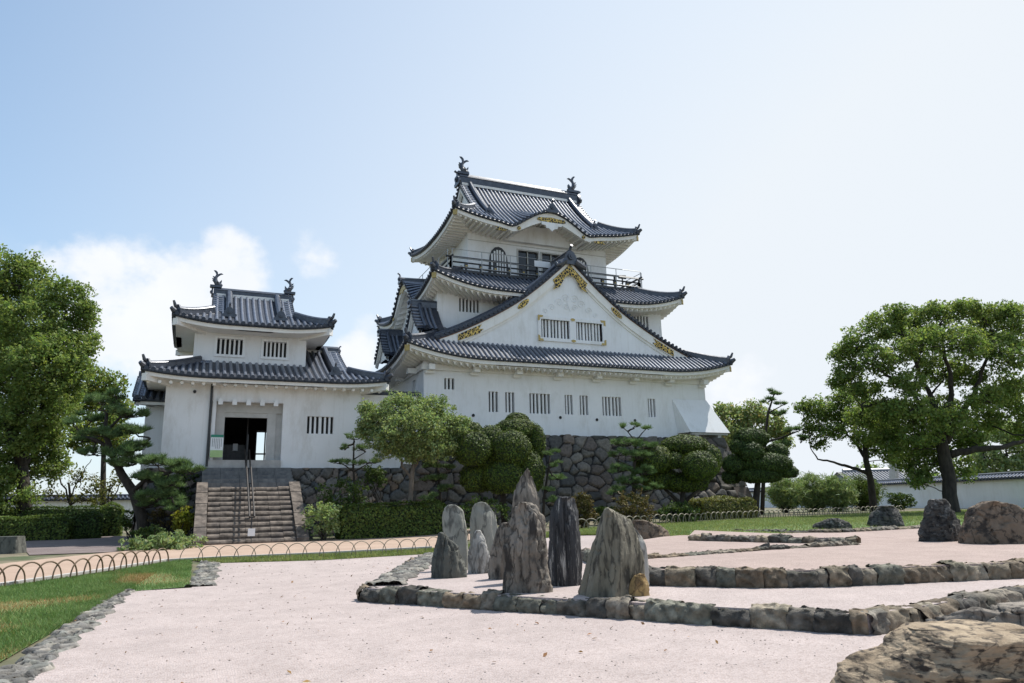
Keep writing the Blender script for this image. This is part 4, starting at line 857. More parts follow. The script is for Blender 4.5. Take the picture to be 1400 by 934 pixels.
# ---- garden terraces: gravel platforms edged with low dry-stone kerbs
KT = [(.16, .147, .125), (.21, .185, .15), (.10, .095, .085), (.25, .21, .155), (.16, .16, .13), (.22, .175, .125), (.29, .255, .20)]
def kerb(label, pts, ztop, zbot, wtop, seed, accent=None, closed=False, capw=None, size=.27, group='dry-stone kerbs of the rock garden'):
    """a course of rough stones along a polyline; pts run with the outer face on the right-hand side"""
    r = np.random.default_rng(seed); P = np.array(pts, float); V = []; Fc = []; C = []
    seg = np.hypot(*np.diff(P, axis=0).T); cum = np.r_[0, np.cumsum(seg)]; s = 0
    while s < cum[-1]-.05:
        ln = min(size*r.uniform(.7, 1.9), cum[-1]-s); 
        for c in cum[1:-1]:
            if s < c < s+ln: ln = c-s if c-s > .08 else ln
        k = int(np.clip(np.searchsorted(cum, s+1e-6)-1, 0, len(seg)-1)); d = (P[k+1]-P[k])/seg[k]; nrm = np.array([d[1], -d[0]])
        a = P[k]+d*(s-cum[k]); W = wtop*r.uniform(.85, 1.15); o = .07+r.uniform(-.03, .035); zt = ztop+r.uniform(-.03, .04)
        tn = np.array(KT[r.integers(len(KT))])*r.uniform(.75, 1.25)
        if accent and abs(s+ln/2-accent) < .14: tn = np.array((.36, .23, .09))
        n1, n2, n3 = 9, 7, 5; g = []
        def surf(u, v):                               # u along, v 0..1 over: outer face bottom -> top edge -> inner edge
            H = zt-zbot
            if v < .5: x = o+.045*sin(v*2*pi); z = zbot+H*(v/.5)*.96
            else: q = (v-.5)/.5; x = o-W*q; z = zt-.025*(1-sin(q*pi))-(0 if q < .9 else H*.6*(q-.9)/.1)
            e = .022*(1-min(1, min(u, 1-u)/.07)); p2 = a+d*(u*(ln+.02)-.01)+nrm*(x-e)
            return np.array([p2[0], p2[1], z-e*.6])
        base = len(V); nu, nv = max(6, int(ln/.03)), 18
        for i in range(nu+1):
            for j in range(nv+1):
                p = surf(i/nu, j/nv); q = Vector(p)*6+Vector((seed*3, s*5, 0)); qd = Vector((p[0]*9+p[2]*9, p[1]*9-p[2]*5, p[2]*4+s*3)); dn = noise.fractal(q, .8, 2.1, 5)*.055+(abs(noise.noise(qd))-.25)*.085+noise.noise(q*4)*.016
                p = p+np.array([nrm[0]*dn, nrm[1]*dn, dn*.6*(j/nv > .5)]); V.append(p); C.append(tn*(1+.6*noise.noise(q*1.7)+.5*noise.noise(qd*1.5)))
        for i in range(nu):
            for j in range(nv): q = base+i*(nv+1)+j; Fc.append((q, q+nv+1, q+nv+2, q+1))
        s += ln
    o = np_mesh('stone_kerb', V, Fc, M['kerbstone'], None, np.clip(C, 0, 1), False); return tag(o, label, 'kerb', group)
M['kerbstone'] = mk('kerb_stone', (.62, .60, .57), (1.0, .98, .95), 9, .9, .8, 26, vcol=True, bdist=.03, n2=(3, (.42, .43, .38), .52, .68))
def terrace(name, pts, z, mat):
    mb = MB(); mb.prism([(x, y, z-.6) for x, y in pts], (0, 0, .6))
    bm = bmesh.new(); me = bpy.data.meshes.new(name); me.from_pydata(mb.v, [], mb.f); bm.from_mesh(me); bmesh.ops.recalc_face_normals(bm, faces=bm.faces); bm.to_mesh(me); bm.free()
    o = link_mesh(me, name, M[mat], None); return tag(o, kind='structure')
def xy(px, py, z): return tuple(onz(px, py, z)[:2])
A_Z, B_Z, C_Z, D_Z = .23, .48, .56, .62
aL, aC, aR, aB = xy(498, 823, 0), xy(1190, 869, 0), xy(1400, 829, 0), xy(578, 766, .1)
aR2 = (aR[0]+8, aR[1]+.6)
aK = xy(690, 745, A_Z); aK2 = xy(797, 735, A_Z); terrace('gravel_terrace', [aL, aC, aR, aR2, (34, 11), (34, 15), aK2, aK, aB], A_Z, 'gravel')
ins = lambda p, dx, dy: (p[0]+dx, p[1]+dy)
kerb('long front kerb of rough stones with one ochre block, edging the lowest gravel terrace', [ins(aL, .02, .02), ins(aC, 0, .02)], A_Z+.02, -.06, .3, 21, accent=2.72)
kerb('right-hand kerb of rough stones running back from the corner of the lowest terrace', [aC, aR, aR2], A_Z+.02, -.06, .32, 22)
def slab_strip(label, pts, width, z, seed, size=.24, amp=.035, name='slab_edging', group=None, tones=((.17, .165, .155), (.23, .22, .205), (.12, .12, .118), (.28, .265, .24), (.20, .205, .19))):
    P = np.array(pts, float); dd = np.r_[0, np.cumsum(np.hypot(*np.diff(P, axis=0).T))]; W = dd[-1]
    gx, gz, h, col = stone_cells(W, width, size, .028, seed, tones, .16, .62, amp); X = np.interp(gx, dd, P[:, 0]); Y = np.interp(gx, dd, P[:, 1]); k = np.clip(np.searchsorted(dd, gx, side='right')-1, 0, len(P)-2)
    D_ = np.diff(P, axis=0)/np.diff(dd)[:, None]; nx, ny = D_[k][..., 1], -D_[k][..., 0]; wv = .05*np.sin(gx*4.1+seed)+.04*np.sin(gx*9.7+2*seed); off = gz-width/2+wv*np.sign(gz-width/2)*(np.abs(gz-width/2) > width*.3)
    X = X+nx*off; Y = Y+ny*off; base = tz(X, Y)+.012 if z is None else z; nn = np.array([noise.fractal(Vector((a*7, b*7, seed)), .8, 2.1, 5) for a, b in zip(X.ravel(), Y.ravel())]).reshape(X.shape)
    edge = np.minimum(np.minimum(gz, width-gz), .06)/.06; Z = base+(h+nn*.022)*edge-.02*(1-edge); n, m = gx.shape; i, j = np.meshgrid(np.arange(n-1), np.arange(m-1), indexing='ij'); q = (i*m+j).ravel()
    col = col*(1+.5*nn[..., None]); o = np_mesh(name, np.c_[X.ravel(), Y.ravel(), Z.ravel()], np.c_[q, q+1, q+m+1, q+m][:, ::-1], M['kerbstone'], None, np.clip(col.reshape(-1, 3), 0, 1)); return tag(o, label, 'edging', group)
kerb('short outer face of rough stones below the flat slab band of the lowest terrace', [aB, aL], A_Z+.02, -.03, .14, 23)
slab_strip('broad band of flat grey slabs along the left edge of the lowest terrace', [(aB[0]+.33, aB[1]-.1), (aL[0]+.36, aL[1]+.1)], .62, A_Z+.03, 33, .26, group='slab edgings')
bL, b1, b2, bR = xy(888, 800, A_Z), xy(1010, 803, A_Z), xy(1130, 802, A_Z), xy(1400, 790, A_Z); bR2 = (bR[0]+9, bR[1]+1.2); bB = xy(797, 765, A_Z)
k0, k1, k2, k3 = xy(905, 734, B_Z), xy(965, 729, B_Z), xy(1150, 728, B_Z), xy(1262, 722, B_Z); k4 = xy(1480, 716, B_Z)
terrace('gravel_terrace', [bL, b1, b2, bR, bR2, (36, 13), k4, k3, k2, k1, k0, bB], B_Z, 'gravel2')
kerb('middle kerb of rough blocks below the tan gravel field, behind the wedge rock', [bL, b1, b2, bR, bR2], B_Z+.02, A_Z-.05, .3, 24)
kerb('short left kerb of the middle terrace seen between two standing rocks', [bB, bL], B_Z+.02, A_Z-.05, .3, 25)
cA, cB, cT = xy(868, 765, B_Z), xy(1040, 752, B_Z), xy(1172, 744.5, B_Z); cL = xy(943, 739, B_Z); cLb = xy(950, 731, B_Z)
kerb('thin low kerb of flat stones pointing right across the tan gravel', [cA, cB, cT], B_Z+.07, B_Z-.04, .2, 26, size=.5)
terrace('gravel_terrace', [cL, cT, xy(1100, 731, D_Z), cLb], D_Z, 'gravel2')
kerb('low zigzag kerb of dark stones tapering to a point on the right', [cL, cT], D_Z+.02, B_Z-.04, .3, 27)
dA, dB, dC, dD = k1, k2, k3, k4
kerb('farthest thin kerb of stones in front of the back lawn', [dA, dB, dC, dD], B_Z+.08, B_Z-.04, .22, 28, size=.5)
# flat stone edging of the lawn
E1 = [(-1.05, 17.45), (-1.2, 13), (-1.38, 9), (-1.6, 5), (-1.9, 1.5)]
slab_strip('wide edging of broken grey slabs between the lawn and the gravel', [(a-.12, b) for a, b in E1], .46, None, 31, group='slab edgings')
slab_strip('small patch of broken grey slabs at the far corner of the lawn', [(.3, 17.45), (.5, 20.6), (.62, 23.4)], .56, None, 32, group='slab edgings')

# ================================================================ stairs
def build_stairs():
    t = thing('stone_staircase', 'worn stone stairway with sloping cheek walls rising to the gatehouse door', 'stairs', (2.2, 31, .28))
    xa, xb = .62, 3.9; y0, z0 = 30.55, .27; n1 = 11; rise = .205; tr = .315
    st = MB()
    for i in range(n1):
        za = z0+i*rise; ya = y0+i*tr; k = 7; xs = np.linspace(xa, xb, k+1)
        for a, b in zip(xs[:-1], xs[1:]):
            j = random.uniform(-.012, .012); zt_ = za+rise+random.uniform(-.018, .018); yf_ = ya-.03+j*2; st.add([(x_, y_, z_) for x_ in (a+.004, b-.004) for y_, z_ in ((yf_+.02, za-.06), (yf_, zt_-.115), (yf_+.035, zt_-.055), (yf_+.15, zt_-.005), (ya+tr+.3, zt_), (ya+tr+.3, za-.06))], [(0, 6, 7, 1), (1, 7, 8, 2), (2, 8, 9, 3), (3, 9, 10, 4), (0, 1, 2, 3, 4, 5), (11, 10, 9, 8, 7, 6)])
    st.build('steps', M['step_stone'], t)
    su = MB(); ya = y0+n1*tr; za = z0+n1*rise; n2 = 5; r2 = (3.42-za)/n2; t2 = (35.85-ya)/n2
    for i in range(n2):
        xs = np.linspace(.35, 4.15, 6)
        for a, b in zip(xs[:-1], xs[1:]): su.bx(a+.004, b-.004, ya+i*t2+random.uniform(-.01, .01), 36.0, za+i*r2-.3 if i == 0 else za+i*r2, za+(i+1)*r2+random.uniform(-.006, .006))
    su.build('upper_steps', M['step_shaded'], t)
    for x in (xa-.24, xb+.24):
        ch = MB(); n = 5
        for i in range(n):                            # dressed slabs laid end to end up the slope
            f0, f1 = i/n, (i+1)/n-.012; ya, yb = y0-.12+f0*(n1*tr+.2), y0-.12+f1*(n1*tr+.2); za, zb = z0+.24+f0*n1*rise, z0+.24+f1*n1*rise
            if i == 0: za -= .06
            w = .22+random.uniform(-.012, .012)
            ch.add([(x-w, ya, 0), (x+w, ya, 0), (x+w, yb, 0), (x-w, yb, 0), (x-w, ya, za), (x+w, ya, za), (x+w, yb, zb), (x-w, yb, zb)], [(0, 3, 2, 1), (4, 5, 6, 7), (0, 1, 5, 4), (1, 2, 6, 5), (2, 3, 7, 6), (3, 0, 4, 7)])
        ch.build('cheek_wall', M['step_stone'], t)
    # centre handrail
    h = thing('centre_handrail', 'dark brown steel handrail climbing the middle of the stone stairs', 'handrail', (2.2, 31, .28)); hr = MB(); m_ = M['blackwood']
    yA, zA, yB, zB = y0+.15, z0+.2, y0+n1*tr+.1, z0+n1*rise
    for x in (2.2-.09, 2.2+.09): hr.tube([(x, yA-.1, zA+.82), (x, yB, zB+.85), (x, yB+.35, zB+.86), (x, 35.8, 3.42+.82)], .034, 8)
    hr.build('rail', M['rail'], h)
    for f in (0, .33, .66, 1):
        p = MB(); y, z = yA+(yB-yA)*f, zA+(zB-zA)*f; p.tube([(2.2, y, z-.2), (2.2, y, z+.82)], .028, 8); p.bx(2.2-.1, 2.2+.1, y-.02, y+.02, z+.78, z+.83); p.build('post', m_, h)
    p = MB(); p.tube([(2.2, 35.7, 3.3), (2.2, 35.7, 4.95)], .03, 8); p.build('post', m_, h)
    s = thing('stair_notice', 'small pale notice plate on a short stake at the foot of the handrail', 'sign', (2.2, 30.35, .27)); q = MB(); q.tube([(2.2, 30.36, .2), (2.2, 30.36, .75)], .015, 6); q.build('stake', m_, s)
    q = MB(); q.bx(2.2-.14, 2.2+.12, 30.31, 30.335, .58, .86); q.build('plate', M['paper'], s)
    # standing notice board by the door
    b = thing('notice_board', 'white and green standing notice board left of the gatehouse doorway', 'sign', (.95, 35.85, 3.79)); 
    fr = MB(); x0, x1, y = .62, 1.15, 35.78
    z0_ = 3.8
    for x in (x0, x1): fr.tube([(x, y+.03, z0_), (x, y+.12, z0_+1.12)], .018, 6)
    fr.build('frame', M['steel'], b)
    pan = MB(); pan.bx(x0, x1, y-.01, y+.015, z0_+.1, z0_+1.12); pn = pan.build('panel', M['paper'], b)
    hd = MB(); hd.bx(x0, x1, y-.018, y-.011, z0_+1.0, z0_+1.12); hd.build('header', M['sign_green'], pn); lm = MB(); lm.bx(x0, x1, y-.018, y-.011, z0_+.1, z0_+.42); lm.build('footer', M['sign_lime'], pn)
    ink = MB()
    for c in range(6):                                # columns of small vertical writing, too far to read
        x = x1-.08-c*.075; z = z0_+.95; end = z0_+random.uniform(.5, .62)
        while z > end: h = .030; ink.bx(x-.014, x+.014, y-.016, y-.011, z-h, z); z -= h+.012
    ink.build('lettering', M['sign_ink'], pn)
M['rail'] = mk('rail_dark', (.016, .013, .012), (.03, .024, .021), 8, .5)
build_stairs()
# ================================================================ hoop fences
def hoop_fence(label, pts, n, h, w, rad, mat, lean=.0, ov=1.0):
    f = thing('hoop_fence', label, 'fence', (pts[0][0], pts[0][1], float(tz(*pts[0]))), 'low hoop fences along the paths'); P = np.array(pts, float); d = np.r_[0, np.cumsum(np.hypot(*np.diff(P, axis=0).T))]
    at = lambda s: np.array([np.interp(s, d, P[:, 0]), np.interp(s, d, P[:, 1])]); sp = d[-1]/n; r = random.Random(n)
    for i in range(n):
        a, b = at(i*sp), at(i*sp+w); c = (a+b)/2; u = (b-a)/2; ln = np.linalg.norm(u); u = u/ln*w/2; hh = h*r.uniform(.94, 1.05); mb = MB(); z = float(tz(*c)); N = np.array([-u[1], u[0]])*r.uniform(-.12, .12)
        mb.tube([(c[0]-u[0]*cos(q)+N[0]*sin(q), c[1]-u[1]*cos(q)+N[1]*sin(q), z-.05+(hh+.05)*sin(q)**.72) for q in np.linspace(.0, pi, 17)], rad, 6); mb.build('hoop', M[mat], f, True)
L1 = [G(-60, 812)[:2], G(0, 804)[:2], G(95, 793)[:2], G(180, 779)[:2], G(226, 772)[:2]]
hoop_fence('low fence of thick brown overlapping hoops beside the lawn wedge', L1, 14, .47, .62, .019, 'bamboo')
L2 = [G(245, 770)[:2], G(330, 767)[:2], G(440, 764)[:2], G(602, 755)[:2], (9.6, 26.2)]
hoop_fence('low fence of thin wire hoops in front of the stairs and the clipped hedge', L2, 24, .46, .62, .012, 'ironhoop')
HP = ((745, 729), (800, 724), (850, 721), (900, 718), (1000, 712), (1100, 707), (1235, 701))
L3 = [G(*p)[:2] for p in HP]
hoop_fence('low fence of pale hoops along the back lawn below the keep', L3, 62, .42, .66, .022, 'ironhoop')
# ================================================================ rocks of the garden
def rockmat(name, c1, c2, dark, scale=2.2, vein=None, st=(1, 1, .4), bump=1.0, moss=None):
    m = mk(name, c1, c2, scale, .9, 0, stretch=st, ramp=(.32, .68), n2=(scale*2.6, dark, .54, .66, 1)); nt = m.node_tree; N = nt.nodes; L = nt.links; b = N['Principled BSDF']
    tc = N.new('ShaderNodeTexCoord'); mp = N.new('ShaderNodeMapping'); mp.inputs['Scale'].default_value = st; L.new(tc.outputs['Object'], mp.inputs[0])
    wz = N.new('ShaderNodeTexNoise'); wz.inputs['Scale'].default_value = 3; wz.inputs['Detail'].default_value = 4; L.new(mp.outputs[0], wz.inputs[0])
    vm = N.new('ShaderNodeVectorMath'); vm.operation = 'MULTIPLY_ADD'; L.new(wz.outputs['Color'], vm.inputs[0]); vm.inputs[1].default_value = (.35, .35, .35); L.new(mp.outputs[0], vm.inputs[2])
    v = N.new('ShaderNodeTexNoise'); v.inputs['Scale'].default_value = 2.4; v.inputs['Detail'].default_value = 5; L.new(vm.outputs[0], v.inputs[0])
    va = N.new('ShaderNodeMath'); va.operation = 'SUBTRACT'; L.new(v.outputs[0], va.inputs[0]); va.inputs[1].default_value = .5
    vb = N.new('ShaderNodeMath'); vb.operation = 'ABSOLUTE'; L.new(va.outputs[0], vb.inputs[0]); v = vb
    cr = N.new('ShaderNodeMapRange'); L.new(v.outputs[0], cr.inputs[0]); cr.inputs[1].default_value = 0; cr.inputs[2].default_value = .03; cr.inputs[3].default_value = .85; cr.inputs[4].default_value = 0
    old = b.inputs['Base Color'].links[0].from_socket
    mx = N.new('ShaderNodeMixRGB'); L.new(cr.outputs[0], mx.inputs[0]); L.new(old, mx.inputs[1]); mx.inputs[2].default_value = (dark[0]*.7, dark[1]*.7, dark[2]*.7, 1); col = mx.outputs[0]
    if vein:
        z = N.new('ShaderNodeTexNoise'); z.inputs['Scale'].default_value = 5; z.inputs['Detail'].default_value = 7; z.inputs['Roughness'].default_value = .7
        mq = N.new('ShaderNodeMapping'); mq.inputs['Scale'].default_value = vein[1]; L.new(tc.outputs['Object'], mq.inputs[0]); L.new(mq.outputs[0], z.inputs[0])
        r = N.new('ShaderNodeMapRange'); L.new(z.outputs[0], r.inputs[0]); r.inputs[1].default_value = .57; r.inputs[2].default_value = .66
        m2 = N.new('ShaderNodeMixRGB'); L.new(r.outputs[0], m2.inputs[0]); L.new(col, m2.inputs[1]); m2.inputs[2].default_value = (*vein[0], 1); col = m2.outputs[0]
    L.new(col, b.inputs['Base Color'])
    z1 = N.new('ShaderNodeTexNoise'); z1.inputs['Scale'].default_value = 9; z1.inputs['Detail'].default_value = 10; z1.inputs['Roughness'].default_value = .7; L.new(mp.outputs[0], z1.inputs[0])
    b1 = N.new('ShaderNodeBump'); b1.inputs['Strength'].default_value = bump; b1.inputs['Distance'].default_value = .05; L.new(z1.outputs[0], b1.inputs['Height'])
    b2 = N.new('ShaderNodeBump'); b2.inputs['Strength'].default_value = .6; b2.inputs['Distance'].default_value = .03; L.new(v.outputs[0], b2.inputs['Height']); L.new(b1.outputs[0], b2.inputs['Normal']); L.new(b2.outputs[0], b.inputs['Normal'])
    return m
RM = dict(brown=rockmat('brown_craggy_rock', (.12, .103, .083), (.31, .27, .225), (.035, .030, .026)),
          grey=rockmat('grey_green_rock', (.055, .06, .052), (.135, .135, .115), (.045, .047, .042), bump=.6),
          slab=rockmat('smooth_slab_rock', (.19, .19, .16), (.32, .315, .275), (.10, .10, .088), bump=.4),
          dark=rockmat('dark_streaked_rock', (.022, .023, .026), (.065, .065, .068), (.012, .012, .014), vein=((.36, .35, .33), (2.2, 2.2, .22)), st=(1.6, 1.6, .2)),
          pale=rockmat('pale_rock', (.25, .24, .215), (.46, .45, .42), (.13, .125, .11), bump=.7),
          wedge=rockmat('olive_wedge_rock', (.105, .095, .068), (.25, .23, .175), (.04, .037, .028), vein=((.30, .28, .24), (1.5, 1.5, .3)), st=(1.2, 1.2, .3)),
          tan=rockmat('tan_rock', (.20, .145, .09), (.47, .37, .255), (.045, .033, .024), scale=3.5, st=(1, 1, 2.2)),
          black=rockmat('dark_boulder', (.030, .030, .028), (.105, .10, .092), (.018, .018, .018), vein=((.25, .24, .22), (1, 1, 1)), st=(1, 1, 1.6)),
          ochre=rockmat('ochre_rock', (.34, .21, .07), (.45, .33, .17), (.14, .09, .045), st=(1, 1, 1)),
          rust=rockmat('rusty_boulder', (.085, .062, .043), (.23, .175, .125), (.035, .028, .022), scale=1.6, st=(1, 1, 1)))
def rock(label, base, prof, mat, z0=None, depth=.7, seed=1, amp=.09, strata=0.0, expo=2.6, name='standing_rock', nz=64, na=88, cat='rock', group=None, lean=0.0, twist=0.0, ridged=.0, facets=12, hz=False, roundish=False, bumpy=False, mesh_parent=None):
    """base: pixel of the ground contact; prof: [(y, xl, xr)] outline rows in pixels, mapped on the vertical plane through the base that faces the camera"""
    c = onz(*base, z0) if z0 is not None else G(*base); zb = c[2]
    f2 = np.array([FW[0], FW[1], 0]); f2 /= np.linalg.norm(f2); r2 = np.array([f2[1], -f2[0], 0])
    def plane(px, py):
        d = ray(px, py); t = (c@f2)/(d@f2) if False else ((c-np.array([0, 0, 0]))@f2)/(d@f2); p = d*t; return p@r2, p[2]+EYE
    Zs, Lf, Rt = [], [], []
    for y, xl, xr in sorted(prof, key=lambda q: -q[0]):
        a, z = plane(xl, y); b, z2 = plane(xr, y); Zs.append((z+z2)/2); Lf.append(a); Rt.append(b)
    Zs, Lf, Rt = map(np.array, (Zs, Lf, Rt)); Zs = np.maximum.accumulate(Zs+np.arange(len(Zs))*1e-4)
    pr_ = np.random.default_rng(seed+500); nk = int(pr_.integers(5, 8)); pa = np.sort((np.arange(nk)+pr_.uniform(-.3, .3, nk))*2*pi/nk+pr_.uniform(0, 6)) % (2*pi); pa = np.sort(pa); pp = np.c_[np.cos(pa), np.sin(pa)]*pr_.uniform(.85, 1.1, (nk, 1)); pp[:, 0] = (pp[:, 0]-pp[:, 0].min())/(np.ptp(pp[:, 0]))*2-1
    PT = np.linspace(0, 2*pi, 361); PR = np.full(361, 9.)                 # angular plan of the rock, as radius over angle
    for t_ in range(361):
        dv_ = np.array([cos(PT[t_]), sin(PT[t_])])
        for e_ in range(nk):
            A_, B_ = pp[e_], pp[(e_+1) % nk]; M_ = np.array([[dv_[0], A_[0]-B_[0]], [dv_[1], A_[1]-B_[1]]])
            if abs(np.linalg.det(M_)) > 1e-9:
                x_ = np.linalg.solve(M_, A_)
                if x_[0] > 0 and -1e-6 <= x_[1] <= 1+1e-6: PR[t_] = min(PR[t_], x_[0])
    PR = np.where(PR > 5, 1, PR)
    H = Zs[-1]-zb; dep0 = c@f2; hw0 = (Rt-Lf).max()/2; V = []; Fc = []
    for i in range(nz+1):
        q = i/nz; z = (zb-.12)+(Zs[-1]-(zb-.12))*(1-(1-q)**1.25 if True else q); l, r = np.interp(z, Zs, Lf), np.interp(z, Zs, Rt); cx, hw = (l+r)/2, (r-l)/2
        hd = depth*(.45*hw0+.55*hw)*(1-.25*(z-zb)/H) if i < nz else hw*depth*.6
        for j in range(na):
            th = 2*pi*j/na; k = float(np.interp((th+twist*q) % (2*pi), PT, PR)) if not roundish else (abs(cos(th))**expo+abs(sin(th))**expo)**(-1/expo)
            p = r2*(cx+hw*np.clip(k*cos(th), -1, 1))+f2*(dep0+hd*k*sin(th)+hd*.35+lean*(z-zb)); V.append((p[0], p[1], z))
    for i in range(nz):
        for j in range(na): a = i*na+j; b = i*na+(j+1) % na; Fc.append((a, b, b+na, a+na))
    V = np.array(V); top = len(V); V = np.vstack([V, V[-na:].mean(axis=0)+[0, 0, .01]])
    me_f = [tuple(q) for q in Fc]+[(nz*na+j, nz*na+(j+1) % na, top) for j in range(na)]
    rr = np.random.default_rng(seed+100); cz = zb+H*.45; cc0 = r2*((Lf+Rt).mean()/2)+f2*(dep0+depth*hw0*.35)
    for q in range(facets):                            # broken faces: flatten what sticks out beyond random planes
        az = rr.uniform(-.8, .8) if q % 4 else rr.uniform(2, 4.2); dv = -f2*cos(az)+r2*sin(az); nv = np.array([dv[0], dv[1], rr.uniform(-.12, .5)]); nv /= np.linalg.norm(nv)
        s_ = (V-np.array([cc0[0], cc0[1], cz]))@nv; lim = s_.max()*rr.uniform(.74, .94); ex = np.maximum(0, s_-lim); keepz = np.clip((Zs[-1]-V[:, 2])/(.12*H), 0, 1); V = V-ex[:, None]*nv*.92*keepz[:, None]
    cen = np.array([*(r2*((Lf+Rt).mean()/2)+f2*dep0)[:2], 0]); O = []
    S = max(hw0, .12)
    for p in V:
        q = Vector(p)*(1.5/S*.45)+Vector((seed*7.1, seed*3.3, 0)); qs = Vector((q.x*.55, q.y*.9, q.z*2.6)) if hz else Vector((q.x*1.9, q.y*1.9, q.z*.32))
        n = noise.fractal(q*1.5, .9, 2.1, 6)*.5+noise.fractal(qs*2.6, .85, 2.2, 6)*.6+(noise.noise(Vector((q.x*1.2, q.y*1.2, q.z*9)))*strata)
        if bumpy:
            vd = noise.voronoi(Vector((q.x*1.1, q.y*2.0, q.z*4.2))+noise.noise_vector(q*1.3)*.5)[0]; n += (vd[1]-vd[0])*1.5-.5+(.4-noise.voronoi(Vector((q.x*3, q.y*5, q.z*8)))[0][0])*.5
        for ks, dp_ in () if bumpy else ((1.6, 1.1), (3.7, .6)): n -= dp_*max(0, 1-abs(noise.noise(qs*ks+Vector((3, 7, seed))))/.07)
        n += (.5-abs(noise.noise(qs*2.3+Vector((9, 1, 2))))*2)*(.35+ridged)+noise.noise(q*9)*.13+noise.noise(q*19)*.06
        d = np.array([p[0]-cen[0], p[1]-cen[1], 0]); d = d/(np.linalg.norm(d)+1e-6); O.append(p+(d*.85+np.array([0, 0, .35 if p[2] > zb+.05 else 0]))*n*amp*S*1.75)
    mb = MB(); mb.add(O, me_f); o = mb.build(name, RM[mat], mesh_parent, True)
    if mesh_parent is None: tag(o, label, cat, group)
    return o
ROCKS = 'standing stones of the rock garden'
def build_rocks():
    g = ROCKS
    rock('tall pointed grey rock standing at the back of the cluster', (722, 797), [(800, 698, 745), (745, 697, 744), (700, 699, 741), (680, 702, 739), (662, 704, 736), (652, 710, 731), (645, 716, 727), (641, 720, 723)], 'brown', A_Z, .6, 3, .055, .0, 2.3, group=g)
    rock('upright smooth slab with a rounded notched top at the left of the cluster', (622, 780), [(790, 606, 641), (760, 605, 641), (730, 604, 639), (712, 604, 637), (700, 604, 634), (694, 606, 629), (690.5, 611, 623)], 'slab', A_Z, .55, 5, .035, .15, 3.0, group=g)
    rock('broad thin slab with a domed top behind the small white rock', (660, 775), [(786, 642, 682), (750, 642, 681), (715, 641, 680), (700, 641.5, 679), (693, 643, 672), (688.5, 649, 667), (686.5, 655, 662)], 'slab', A_Z, .35, 8, .03, .1, 3.2, group=g)
    rock('small whitish rock between two slabs', (655, 784), [(779, 639, 670), (765, 639, 671), (750, 640, 668), (738, 643, 664), (730, 647, 659), (725.5, 651, 656)], 'pale', A_Z, .7, 11, .06, .0, 2.4, group=g)
    rock('low triangular grey-green rock at the far left of the cluster', (610, 790), [(788, 587, 641), (775, 588, 637), (760, 591, 631), (748, 594, 626), (738, 596, 616), (732, 597, 611), (728.5, 600, 607)], 'grey', A_Z, .7, 13, .08, .05, 2.4, group=g)
    rock('narrow brown rock leaning against the left of the big craggy one', (680, 792), [(792, 664, 705), (770, 667, 704), (750, 671, 703), (735, 676, 702), (722, 680, 701), (715, 684, 699)], 'brown', A_Z, .6, 17, .07, .05, 2.4, group=g)
    rock('craggy grey-brown rock with a knobbly top in the middle of the cluster', (718, 810), [(811, 686, 757), (795, 686, 754), (770, 687, 749), (750, 686, 748), (730, 686, 748), (716, 687, 747), (704, 690, 742), (696, 697, 734), (691, 704, 731), (687, 710, 722)], 'brown', A_Z, .72, 19, .085, .2, 2.6, group=g, ridged=.25, nz=90, na=120)
    rock('dark pillar rock streaked with white veins and rusty on top', (772, 801), [(802, 749, 798), (770, 748, 797), (740, 750, 795), (715, 751, 792), (700, 752, 791), (690, 757, 790), (684, 760, 789), (680, 763, 783)], 'dark', A_Z, .62, 23, .05, .0, 2.8, group=g, ridged=.25, nz=90, na=120)
    rock('big olive-brown wedge rock at the right of the cluster', (838, 815), [(816, 792, 884), (800, 796, 884), (775, 803, 884), (755, 809, 882), (740, 813, 878), (725, 817, 873), (716, 820, 870), (709, 822, 864), (702, 824, 850), (697, 826, 838), (694.5, 829, 833)], 'wedge', A_Z, .55, 29, .034, .1, 3.0, group=g, facets=5, nz=90, na=120)
    rock('orange-brown block at the foot of the big wedge rock', (874, 815), [(816, 860, 889), (805, 860, 888.5), (795, 862, 887), (788, 866, 884), (785, 870, 881)], 'ochre', A_Z, .7, 31, .04, .0, 2.6, group=g, facets=4)
    rock('stack of greyish blocks on the right flank of the big wedge rock', (877, 806), [(808, 866, 888), (785, 866, 888), (765, 866, 886), (748, 864, 884), (735, 860, 880), (727, 860, 874), (722, 862, 868)], 'pale', A_Z, .6, 33, .06, .5, 2.6, group=g, facets=3)
    rock('low flat brown rock lying behind the big wedge rock', (895, 733), [(734, 850, 928), (728, 852, 925), (722, 856, 912), (716, 862, 896), (712, 866, 884)], 'rust', B_Z, .5, 37, .07, .2, 2.4, group=g, name='boulder')
    rock('dark peaked rock on the right of the tan gravel field', (1290, 740), [(741, 1257, 1325), (728, 1260, 1322), (715, 1263, 1316), (704, 1266, 1308), (694, 1268, 1299), (688, 1270, 1294), (683.5, 1274, 1288)], 'black', B_Z, .7, 41, .11, .0, 2.4, group=g, ridged=.2)
    rock('big rusty boulder at the right edge beyond the kerbs', (1375, 743), [(744, 1326, 1436), (730, 1325, 1434), (715, 1327, 1425), (703, 1330, 1410), (694, 1336, 1395), (688, 1345, 1380), (685.5, 1352, 1366)], 'rust', B_Z, .65, 43, .06, .05, 2.4, group=g, name='boulder', ridged=.2, roundish=True)
    rock('dark rounded boulder in the tree shade before the boundary wall', (1215, 716), [(719, 1191, 1240), (708, 1193, 1237), (698, 1200, 1231), (692, 1206, 1222)], 'black', .62, .8, 47, .07, .0, 2.2, group=g, name='boulder')
